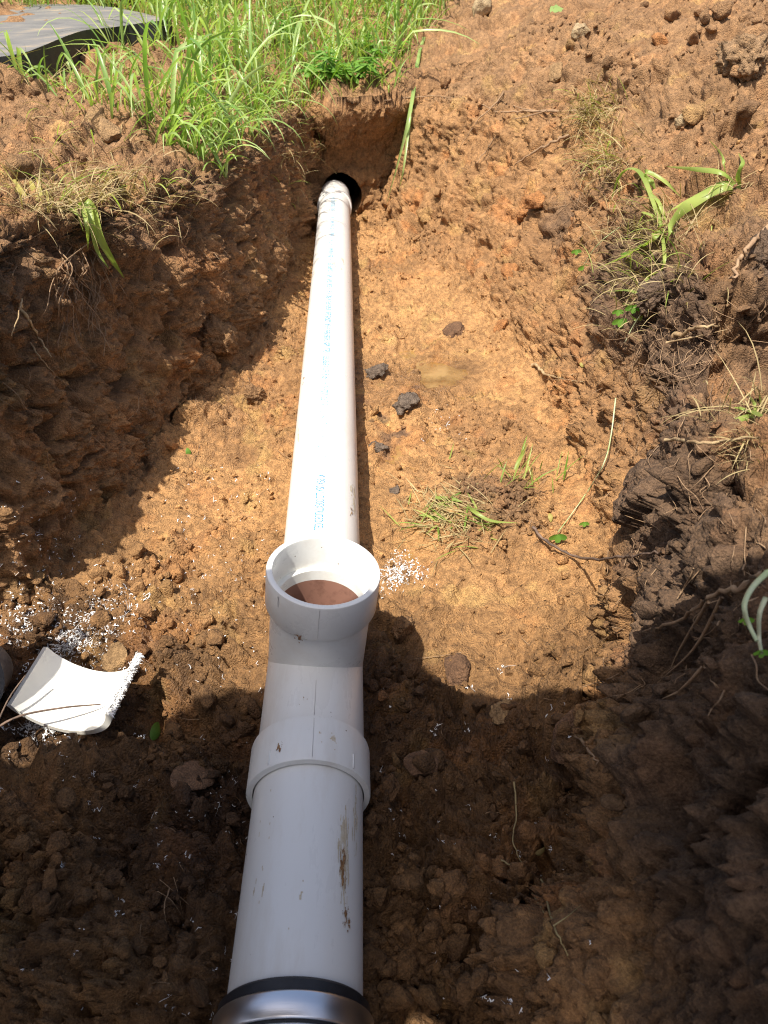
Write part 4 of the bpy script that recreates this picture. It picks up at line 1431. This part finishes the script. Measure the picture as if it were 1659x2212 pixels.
tuft('grass_tuft', 'bent green grass drooping over the shaded trench wall', 'grass tuft', (170, 450),
     [([(165, 450, .0), (185, 438, .03), (200, 455, .05), (215, 510, .06), (245, 565, .05), (268, 600, .03)], .014),
      ([(168, 452, .0), (190, 445, .04), (200, 490, .06), (210, 540, .06), (235, 580, .05)], .009),
      ([(160, 455, .0), (178, 450, .03), (188, 490, .05), (190, 540, .04)], .008),
      ([(150, 452, .0), (165, 460, .03), (180, 500, .04)], .006),
      ([(120, 440, .0), (140, 420, .03), (165, 400, .05)], .005)], None, 60)
tuft('grass_tuft', 'stubby dry grass stump with pale stems at the lip of the shaded wall', 'grass tuft', (75, 440),
     [([(80, 448, .0), (70, 410, .03), (55, 372, .05)], .012), ([(90, 448, .0), (84, 415, .03), (78, 385, .05)], .010),
      ([(60, 420, .0), (35, 408, .02), (0, 402, .03)], .009), ([(66, 440, .0), (30, 390, .03), (0, 350, .05)], .006), ([(100, 450, .0), (100, 425, .02), (98, 405, .03)], .008)], M['leaf_dry'], 90)
tuft('grass_tuft', 'wide arching green blades reaching across the upper right bank', 'grass tuft', (1590, 405),
     [([(1600, 402, .0), (1565, 400, .04), (1520, 420, .07), (1480, 450, .08), (1450, 490, .08), (1435, 535, .05)], .020),
      ([(1600, 402, .0), (1560, 395, .04), (1500, 425, .05), (1440, 460, .05)], .010),
      ([(1600, 402, .0), (1595, 380, .03), (1605, 350, .05), (1595, 330, .06)], .008),
      ([(1590, 395, .0), (1560, 372, .04), (1500, 365, .05), (1440, 360, .04)], .009),
      ([(1570, 385, .0), (1560, 340, .05), (1530, 300, .07)], .006)], None, 40)
tuft('grass_tuft', 'green blades fanned out below the dry grass on the right bank', 'grass tuft', (1420, 500),
     [([(1430, 500, .0), (1400, 520, .03), (1340, 555, .04), (1284, 582, .03)], .016),
      ([(1425, 500, .0), (1380, 530, .03), (1330, 565, .03)], .009),
      ([(1430, 490, .0), (1390, 380, .06), (1360, 362, .07), (1335, 385, .06), (1318, 440, .03)], .010),
      ([(1430, 490, .0), (1410, 400, .06), (1395, 372, .07), (1440, 395, .06), (1470, 425, .03)], .010),
      ([(1440, 480, .0), (1400, 460, .03), (1340, 445, .02)], .008), ([(1440, 480, .0), (1420, 430, .03), (1380, 400, .03)], .007),
      ([(1430, 500, .0), (1435, 560, .03), (1425, 590, .02)], .006)], None, 70)
tuft('grass_tuft', 'short bright green tuft rooted in dark topsoil under the fanned blades', 'grass tuft', (1395, 630),
     [([(1395, 640, .0), (1360, 625, .03), (1310, 630, .02)], .009), ([(1395, 640, .0), (1400, 600, .03), (1430, 585, .04)], .008),
      ([(1395, 640, .0), (1380, 660, .02), (1345, 655, .02)], .008), ([(1400, 640, .0), (1430, 620, .02), (1465, 600, .02)], .007), ([(1390, 650, .0), (1380, 690, .02), (1360, 680, .02)], .007)], None, 50)
tuft('grass_tuft', 'small grass tuft at the right picture edge above pale dry stems', 'grass tuft', (1640, 890),
     [([(1645, 895, .0), (1625, 870, .02), (1612, 845, .03)], .005), ([(1645, 895, .0), (1600, 905, .02), (1565, 915, .02)], .006),
      ([(1648, 895, .0), (1640, 860, .02), (1645, 835, .03)], .005), ([(1650, 900, .0), (1620, 885, .02), (1585, 880, .02)], .005)], None, 50)
tuft('grass_tuft', 'two long flat blades hanging beside the dark bore hole', 'grass tuft', (905, 60),
     [([(915, 80, .0), (905, 120, .04), (888, 230, .08), (865, 330, .10), (835, 440, .04)], .012),
      ([(918, 80, .0), (900, 140, .04), (885, 260, .09), (872, 360, .08), (862, 412, .05)], .009),
      ([(905, 10, .0), (890, 60, .04), (880, 120, .05)], .010)], M['grass_blue'])
tuft('grass_tuft', 'long drooping blades hanging over the left lip towards the trench', 'grass tuft', (420, 210),
     [([(400, 190, .0), (420, 220, .05), (445, 290, .08), (470, 345, .06), (492, 388, .03)], .012),
      ([(420, 190, .0), (450, 230, .05), (475, 290, .07), (485, 340, .04)], .011),
      ([(440, 200, .0), (470, 240, .05), (495, 300, .05)], .009), ([(350, 260, .0), (380, 255, .03), (400, 290, .03)], .008),
      ([(500, 210, .0), (530, 250, .05), (550, 300, .04)], .008)], M['grass_blue'])
tuft('grass_tuft', 'upright lime green sprouts in front of the rubber mat edge', 'grass tuft', (265, 165),
     [([(300, 165, .0), (285, 130, .03), (270, 118, .05)], .010), ([(305, 165, .0), (312, 135, .03), (308, 108, .05)], .012), ([(240, 140, .0), (238, 110, .04), (245, 95, .05)], .010),
      ([(115, 130, .0), (105, 90, .05), (112, 60, .07), (135, 56, .07), (150, 105, .04)], .010), ([(290, 180, .0), (295, 140, .04), (275, 115, .05), (240, 118, .04)], .007),
      ([(330, 130, .0), (285, 60, .06), (278, 15, .08)], .008), ([(0, 52, .03), (30, 62, .04), (52, 78, .03)], .009), ([(8, 74, .03), (35, 82, .03), (60, 95, .03)], .006)], None, 30)

# sod clump fallen on the trench floor
p0, n0 = hit(1050, 1085)
sod_o = empty('sod_clump', p0, 'fallen clump of dark sod with matted dry grass on the sunny trench floor', 'sod clump')
acc = Acc(); acc2 = Acc()
for _ in range(300):
    q, nn = hit(random.gauss(975, 42), random.gauss(1120, 34))
    grass_blade(acc, q - Vector((0, 0, .002)), random.gauss(2.6, 1.3), random.uniform(.025, .065), random.uniform(.0010, .0024), random.uniform(1.05, 1.6), random.uniform(.0, .5), 5)
for _ in range(40):
    q, nn = hit(random.gauss(985, 50), random.gauss(1110, 40))
    grass_blade(acc2, q, random.gauss(2.4, 1.4), random.uniform(.03, .07), random.uniform(.0018, .0035), random.uniform(.9, 1.5), random.uniform(.0, .8), 5)
for _ in range(26):
    q, nn = hit(random.gauss(1115, 40), random.gauss(1035, 18))
    grass_blade(acc2, q, random.uniform(0, 6.28), random.uniform(.03, .075), random.uniform(.0018, .0035), random.uniform(.1, .9), random.uniform(.1, .9), 5)
acc.build('dry_grass', M['straw'], sod_o, True, 'stuff'); acc2.build('green_grass', M['grass'], sod_o, True, 'stuff')
for uvs, w in (([(1010, 1090, .01), (1025, 1105, .02), (1060, 1125, .02), (1120, 1130, .01)], .006), ([(940, 1075, .01), (975, 1078, .02), (1000, 1085, .01)], .007), ([(1110, 1020, .0), (1125, 985, .03), (1140, 955, .05)], .006), ([(905, 1112, .005), (940, 1118, .01), (985, 1130, .01)], .004)):
    acc = Acc(); strip(acc, path(uvs), w, Vector((.1, .8, .5)), .2); acc.build('blade', M['grass'], sod_o)
acc = Acc()
for _ in range(40):
    a, b = random.gauss(1090, 45), random.gauss(1075, 35)
    tube(acc, path([(a, b, .002), (a + random.gauss(0, 20), b + random.gauss(0, 14), .006), (a + random.gauss(0, 35), b + random.gauss(0, 22), .002)], .003, 3), .0006, .0003, 4)
acc.build('rootlets', M['root'], sod_o, True, 'stuff')
crumb = scatter_crumbs('topsoil_crumbs', wgt * 0 + (sod > .25) * floor * dry * sod, 260, .003, .010, 3, 1.8)
crumb.parent = sod_o; crumb.matrix_parent_inverse = Matrix.Translation(-Vector(sod_o.location))

# dry tuft on the right bank
def dry_clump(label, u, v, su, sv, n, head=-1.9, green=12, k=1.0):
    p0, _ = hit(u, v)
    root = empty('dry_grass_clump', p0, label, 'dry grass')
    a1, a2 = Acc(), Acc()
    for i in range(n):
        q, nn = hit(random.gauss(u, su), random.gauss(v, sv))
        grass_blade(a1, q, random.gauss(head, 1.0), random.uniform(.03, .11) * k, random.uniform(.001, .0025) * k, random.uniform(.5, 1.6), random.uniform(.3, 1.6), 6)
    for i in range(green):
        q, nn = hit(random.gauss(u, su), random.gauss(v, sv))
        grass_blade(a2, q, random.gauss(head, 1.0), random.uniform(.04, .10), random.uniform(.0015, .003), random.uniform(.3, 1.4), random.uniform(.3, 1.6), 6)
    a1.build('dry_stems', M['straw'], root, True, 'stuff')
    if green: a2.build('green_blades', M['grass'], root, True, 'stuff')
dry_clump('hay coloured tuft at the end of the exposed roots on the bank', 1285, 240, 28, 26, 240, 3.6, 22)
dry_clump('tangle of dry stems hanging below the hay coloured tuft', 1315, 340, 34, 36, 180, 3.6, 18)
dry_clump('thin dry stems spread under the arching green blades', 1400, 560, 60, 70, 200, 3.6, 30)
dry_clump('pale dry stems trailing from the tuft at the right picture edge', 1620, 960, 30, 36, 45, 3.5, 0, .4)
dry_clump('frayed dry stems along the lip of the shaded trench wall', 230, 420, 90, 35, 220, -.6, 14)
dry_clump('dry stems poking from the sod beside the bore hole', 640, 330, 30, 45, 110, -.8, 14)
dry_clump('faded clippings scattered on the lit heap below the mat', 130, 330, 110, 60, 70, -.8, 18)

# broad leaved weeds
def leaf_at(acc, base, d, length, width, up=Vector((0, 0, 1))):
    d = d.normalized()
    pts = [base + d * length * t + Vector((0, 0, -length * .28 * t * t)) for t in (0, .15, .35, .55, .75, .9, 1)]
    strip(acc, pts, width, d.cross(up) if d.cross(up).length > .1 else Vector((1, 0, 0)), .18, .02, 'leaf')
def weed(label, u, v, n, spread, h, lmin, lmax, grow=-1.57):
    p0, _ = hit(u, v)
    root = empty('weed_plant', p0, label, 'plant')
    st = Acc()
    for i in range(n):
        b = p0 + Vector((random.gauss(0, spread), random.gauss(0, spread * .6), 0))
        hd = random.gauss(grow, .9)
        tip = b + Vector((math.cos(hd) * h * random.uniform(.2, .9), math.sin(hd) * h * random.uniform(.2, .9), h * random.uniform(.2, .9)))
        mid_ = b.lerp(tip, .5) + Vector((0, 0, h * .2))
        pts = spline([b, mid_, tip], 4)
        tube(st, pts, .0018, .001, 5)
        for q in pts[2:]:
            for s in (-1, 1):
                a = hd + s * random.uniform(.5, 1.4)
                lf = Acc(); leaf_at(lf, q, Vector((math.cos(a), math.sin(a), random.uniform(-.5, .5))), random.uniform(lmin, lmax), random.uniform(lmin, lmax) * .42)
                lf.build('leaf', M['weed'], root)
    st.build('stems', M['weed'], root, True, 'stuff')
weed('bushy broad leaved weed overhanging the end wall above the bore hole', 730, 170, 14, .07, .11, .03, .06)
weed('leafy weed with pointed leaves near the bare soil edge above the hole', 800, 120, 10, .06, .09, .03, .05)
weed('low leafy weed among the grass uphill from the end wall', 640, 90, 7, .09, .09, .025, .045)

# creeping stem with three-part leaves down the right slope
def creeper(label, stem, leaves, r=.0014):
    p0, _ = hit(stem[0][0], stem[0][1])
    root = empty('creeping_weed', p0, label, 'plant')
    acc = Acc(); tube(acc, path(stem), r, r * .6, 5); acc.build('stem', M['shoot'], root)
    for (u, v, lift, L) in leaves:
        b = hit(u, v); q = b[0] + (EYE - b[0]).normalized() * lift
        acc = Acc()
        for a in (-2.6, -1.57, -.5):
            d = Vector((math.cos(a), .35 * math.sin(a), .75 * math.sin(a)))
            pts = [q + d * L * t for t in (0, .2, .45, .7, .9, 1)]
            strip(acc, pts, L * .62, Vector((-d.z, .1, d.x)), .12, .02, 'leaf')
        acc.build('leaf', M['weed'], root)
creeper('trailing clover stem running down the slope to three-part leaves', [(1330, 860, .01), (1320, 940, .03), (1305, 1000, .03), (1270, 1060, .03), (1235, 1110, .02), (1205, 1150, .015)], [(1205, 1155, .02, .017), (1262, 1128, .02, .010)])
creeper('thin clover runner with two leaves reaching over the sunny bank', [(1400, 460, .02), (1340, 490, .03), (1290, 530, .03), (1260, 575, .02)], [(1263, 575, .02, .018), (1245, 540, .02, .014), (1350, 545, .02, .010)])
creeper('clover sprig with round leaves at the edge of the dark topsoil', [(1400, 660, .01), (1370, 700, .02), (1350, 740, .02)], [(1340, 690, .03, .018), (1368, 660, .03, .017), (1335, 670, .03, .013)])
creeper('pale green shoot hanging in the shade at the right picture edge', [(1659, 1235, .05), (1625, 1270, .06), (1608, 1310, .06), (1618, 1350, .05), (1635, 1385, .04)], [(1612, 1335, .05, .006)], .0022)
creeper('second pale shoot hanging lowest at the right picture edge', [(1655, 1290, .05), (1640, 1330, .05), (1640, 1380, .04), (1645, 1410, .04)], [(1645, 1405, .04, .006)], .0018)

# ------------------------------------------------------------------ roots and sticks
def stick(name, label, cat, uvs, r0, r1, mat, d=.005, side=()):
    p0, _ = hit(uvs[0][0], uvs[0][1])
    pts = path(uvs, d, 6)
    for i, q in enumerate(pts): pts[i] = q + Vector((random.gauss(0, 1), random.gauss(0, 1), random.gauss(0, 1))) * r0 * .35
    r0, r1 = r0 * .8, r1 * .55
    acc = Acc(); tube(acc, pts, r0, r1, 7, .22)
    if not side:
        return tag(acc.build(name, mat), label, cat)
    root = empty(name, p0, label, cat)
    acc.build('main_stem', mat, root)
    for s in side:
        a2 = Acc(); q = path(s, d, 5); tube(a2, q, r0 * .55, r1 * .4, 6, .12); a2.build('branch', mat, root)
stick('twig', 'dark curved twig arching over the sunny slope at the shadow corner', 'twig', [(1150, 1140, .012), (1180, 1170, .02), (1245, 1203, .025), (1320, 1207, .025), (1380, 1197, .02), (1430, 1195, .01)], .0032, .0020, M['twig'])
stick('root', 'pale stub of root lying on the slope above the sod clump', 'root', [(1152, 785, .006), (1175, 805, .01), (1215, 818, .012), (1258, 826, .008)], .0045, .0028, M['root_pale'], side=([(1215, 818, .012), (1240, 808, .012), (1262, 812, .01)],))
stick('root', 'long straight root jutting level from the dry tuft on the bank', 'root', [(1265, 235, .01), (1200, 240, .03), (1130, 240, .03), (1070, 243, .02)], .0060, .0028, M['root'], side=([(1160, 240, .03), (1120, 232, .02), (1080, 215, .01)], [(1180, 240, .03), (1120, 255, .02), (1050, 262, .01)]))
stick('root', 'thick root slanting down the bank from the dry tuft', 'root', [(1230, 290, .01), (1190, 310, .035), (1150, 330, .04), (1108, 357, .04)], .0060, .0030, M['root'])
stick('root', 'thin forked root lying diagonally on the bank above the hole', 'root', [(1090, 200, .01), (1060, 235, .025), (1030, 262, .03), (985, 335, .02)], .0038, .0018, M['root'], side=([(1060, 235, .025), (1040, 225, .02), (1030, 232, .02)],))
stick('root', 'short root peg on the bank below the forked root', 'root', [(1068, 298, .02), (1050, 325, .03), (1030, 352, .02)], .0036, .0018, M['root'])
stick('root', 'level root crossing behind the hanging blades', 'root', [(830, 218, .01), (890, 210, .025), (940, 208, .025), (1005, 212, .01)], .0036, .0018, M['root'])
stick('root', 'pale root crossed by another on the shaded wall near the picture edge', 'root', [(40, 655, .015), (62, 690, .03), (85, 730, .035), (112, 770, .03)], .0038, .0016, M['root_pale'])
stick('root', 'short pale rootlet crossing over the longer root on the shaded wall', 'root', [(48, 645, .035), (40, 680, .04), (24, 725, .03)], .0018, .0009, M['root_pale'])
stick('root', 'thin pale root low on the shaded wall under the crossed pair', 'root', [(65, 740, .01), (88, 775, .02), (118, 808, .02)], .0020, .0010, M['root_pale'])
stick('root', 'curved brown root against dark topsoil at the upper picture edge', 'root', [(1659, 490, .02), (1620, 530, .03), (1595, 560, .03), (1590, 595, .03), (1578, 600, .02)], .0055, .0030, M['root'])
stick('root', 'yellowish root bridging the dark hollow in the topsoil', 'root', [(1455, 725, .02), (1490, 712, .04), (1520, 705, .04), (1555, 703, .02)], .0045, .0026, M['root_pale'], side=([(1440, 740, .02), (1500, 728, .03), (1570, 712, .02)],))
stick('root', 'pale straight root on the topsoil shelf at the picture edge', 'root', [(1440, 950, .008), (1500, 955, .012), (1570, 950, .012), (1640, 945, .008)], .0026, .0018, M['root_pale'])
stick('root', 'branching root spreading down the shaded right wall', 'root', [(1659, 1235, .02), (1600, 1270, .03), (1530, 1290, .03), (1460, 1340, .02), (1390, 1360, .01)], .0040, .0016, M['root'], side=([(1560, 1290, .03), (1500, 1400, .03), (1420, 1475, .02)], [(1530, 1300, .03), (1470, 1400, .02), (1450, 1440, .015)], [(1520, 1440, .02), (1470, 1490, .02), (1430, 1510, .01)]))
stick('root', 'root fibre curling from the large brown stone to the wall', 'root', [(1215, 1585, .012), (1250, 1595, .014), (1275, 1625, .012), (1290, 1650, .006)], .0026, .0014, M['root'])
tw = empty('twig', (-.47, .555, .03), 'slender dark stick laid across the cut half ring', 'twig')
acc = Acc(); tube(acc, spline([Vector(q) for q in ((-.485, .548, .040), (-.440, .566, .066), (-.395, .588, .058), (-.352, .604, .046))], 6), .0017, .0009, 6, .15); acc.build('main_stem', M['twig'], tw)
acc = Acc(); tube(acc, spline([Vector(q) for q in ((-.462, .557, .055), (-.448, .585, .080), (-.436, .612, .090))], 5), .0012, .0007, 6, .15); acc.build('branch', M['twig'], tw)
stick('straw', 'long pale straw lying in the shaded clods beside the near pipe', 'straw', [(1112, 1690, .01), (1115, 1760, .012), (1108, 1820, .012), (1130, 1870, .008)], .0013, .0008, M['straw'])
stick('straw', 'greenish bent stalk in the shaded clods near the wall foot', 'straw', [(1170, 1900, .01), (1185, 1960, .014), (1200, 2010, .012), (1225, 2060, .006)], .0016, .0010, M['straw'], side=([(1150, 1930, .012), (1180, 1980, .012), (1200, 2010, .012)], [(1195, 2000, .012), (1225, 1980, .012), (1255, 1955, .006)]))
stick('straw', 'short yellow straw on the shaded clods', 'straw', [(1082, 1858, .01), (1105, 1872, .012), (1132, 1890, .006)], .0014, .0009, M['straw'])
stick('straw', 'small fan of brown pine needles on shaded soil beside the near pipe', 'straw', [(365, 1920, .012), (355, 1960, .01), (360, 2000, .006)], .0009, .0006, M['root'], side=([(340, 1925, .012), (370, 1945, .012), (398, 1985, .006)], [(345, 1900, .012), (375, 1925, .012), (420, 1965, .006)], [(375, 1895, .012), (385, 1930, .012), (395, 1975, .006)]))
# small loose leaves
def loose_leaf(label, u, v, L, ang, mat):
    p, n = hit(u, v)
    d, x, z = frame_of(n)
    h = (x * math.cos(ang) + z * math.sin(ang))
    acc = Acc()
    pts = [p + n * (.004 + .004 * math.sin(t * 3)) + h * L * (t - .5) for t in (0, .15, .35, .55, .75, .9, 1)]
    strip(acc, pts, L * .5, h.cross(n), .15, .02, 'leaf')
    return tag(acc.build('leaf', mat), label, 'leaf')
loose_leaf('curled yellow green leaf below the cut half ring', 160, 1580, .045, .4, M['leaf_dry'])
loose_leaf('small bright green leaf at the foot of the shaded wall', 405, 978, .020, 1.7, M['weed'])
loose_leaf('dark green leaf in the shadow below the half ring', 330, 1582, .030, .1, M['weed'])
loose_leaf('ochre leaf fragment on the slope above the clover sprig', 1258, 790, .014, .6, M['leaf_dry'])
loose_leaf('yellow leaf scrap on soil beside the three-part leaf', 1188, 1120, .016, 1.4, M['leaf_dry'])
loose_leaf('grey papery leaf in the shaded clods near the bent stalk', 1160, 1830, .018, .4, M['straw'])
loose_leaf('green blade tip lying at the bank crest', 1205, 25, .10, 1.0, M['grass_blue'])

# fine rootlets that nobody could count
acc = Acc()
def rootlet(u, v, du, dv, n=3, r=.0007, lift=.012):
    pts = [(u, v, .001)]
    for i in range(n):
        u += du / n + random.gauss(0, abs(dv) * .10 + 3); v += dv / n + random.gauss(0, 4)
        pts.append((u, v, random.uniform(.002, lift)))
    tube(acc, path(pts, .003, 4), r, r * .45, 4)
for _ in range(46): rootlet(random.gauss(160, 28), random.uniform(520, 620), random.gauss(15, 14), random.uniform(60, 190), 4, random.uniform(.0005, .0014), .03)
for _ in range(40): rootlet(random.uniform(0, 560), random.uniform(350, 560), random.gauss(10, 40), random.uniform(-20, 90), 3, random.uniform(.0004, .0009), .02)
for _ in range(46): rootlet(random.uniform(0, 600), random.uniform(560, 1000), random.gauss(12, 20), random.uniform(20, 80), 3, random.uniform(.0004, .0008), .015)
for _ in range(120): rootlet(random.gauss(1450, 80), random.gauss(740, 70), random.gauss(-10, 50), random.gauss(30, 50), 3, random.uniform(.0004, .0009), .02)
for _ in range(90): rootlet(random.gauss(1330, 60), random.gauss(420, 90), random.gauss(-30, 40), random.gauss(20, 40), 3, random.uniform(.0004, .0009), .02)
for _ in range(70): rootlet(random.uniform(1300, 1659), random.uniform(950, 1500), random.gauss(-25, 30), random.gauss(30, 30), 3, random.uniform(.0004, .0009), .012)
for _ in range(50): rootlet(random.uniform(880, 1600), random.uniform(120, 420), random.gauss(-10, 30), random.gauss(10, 30), 3, random.uniform(.0005, .001), .02)
for _ in range(60): rootlet(random.uniform(300, 1300), random.uniform(900, 2150), random.gauss(0, 30), random.gauss(0, 20), 2, random.uniform(.0004, .0007), .006)
tag(acc.build('fine_roots', M['root']), kind='stuff')
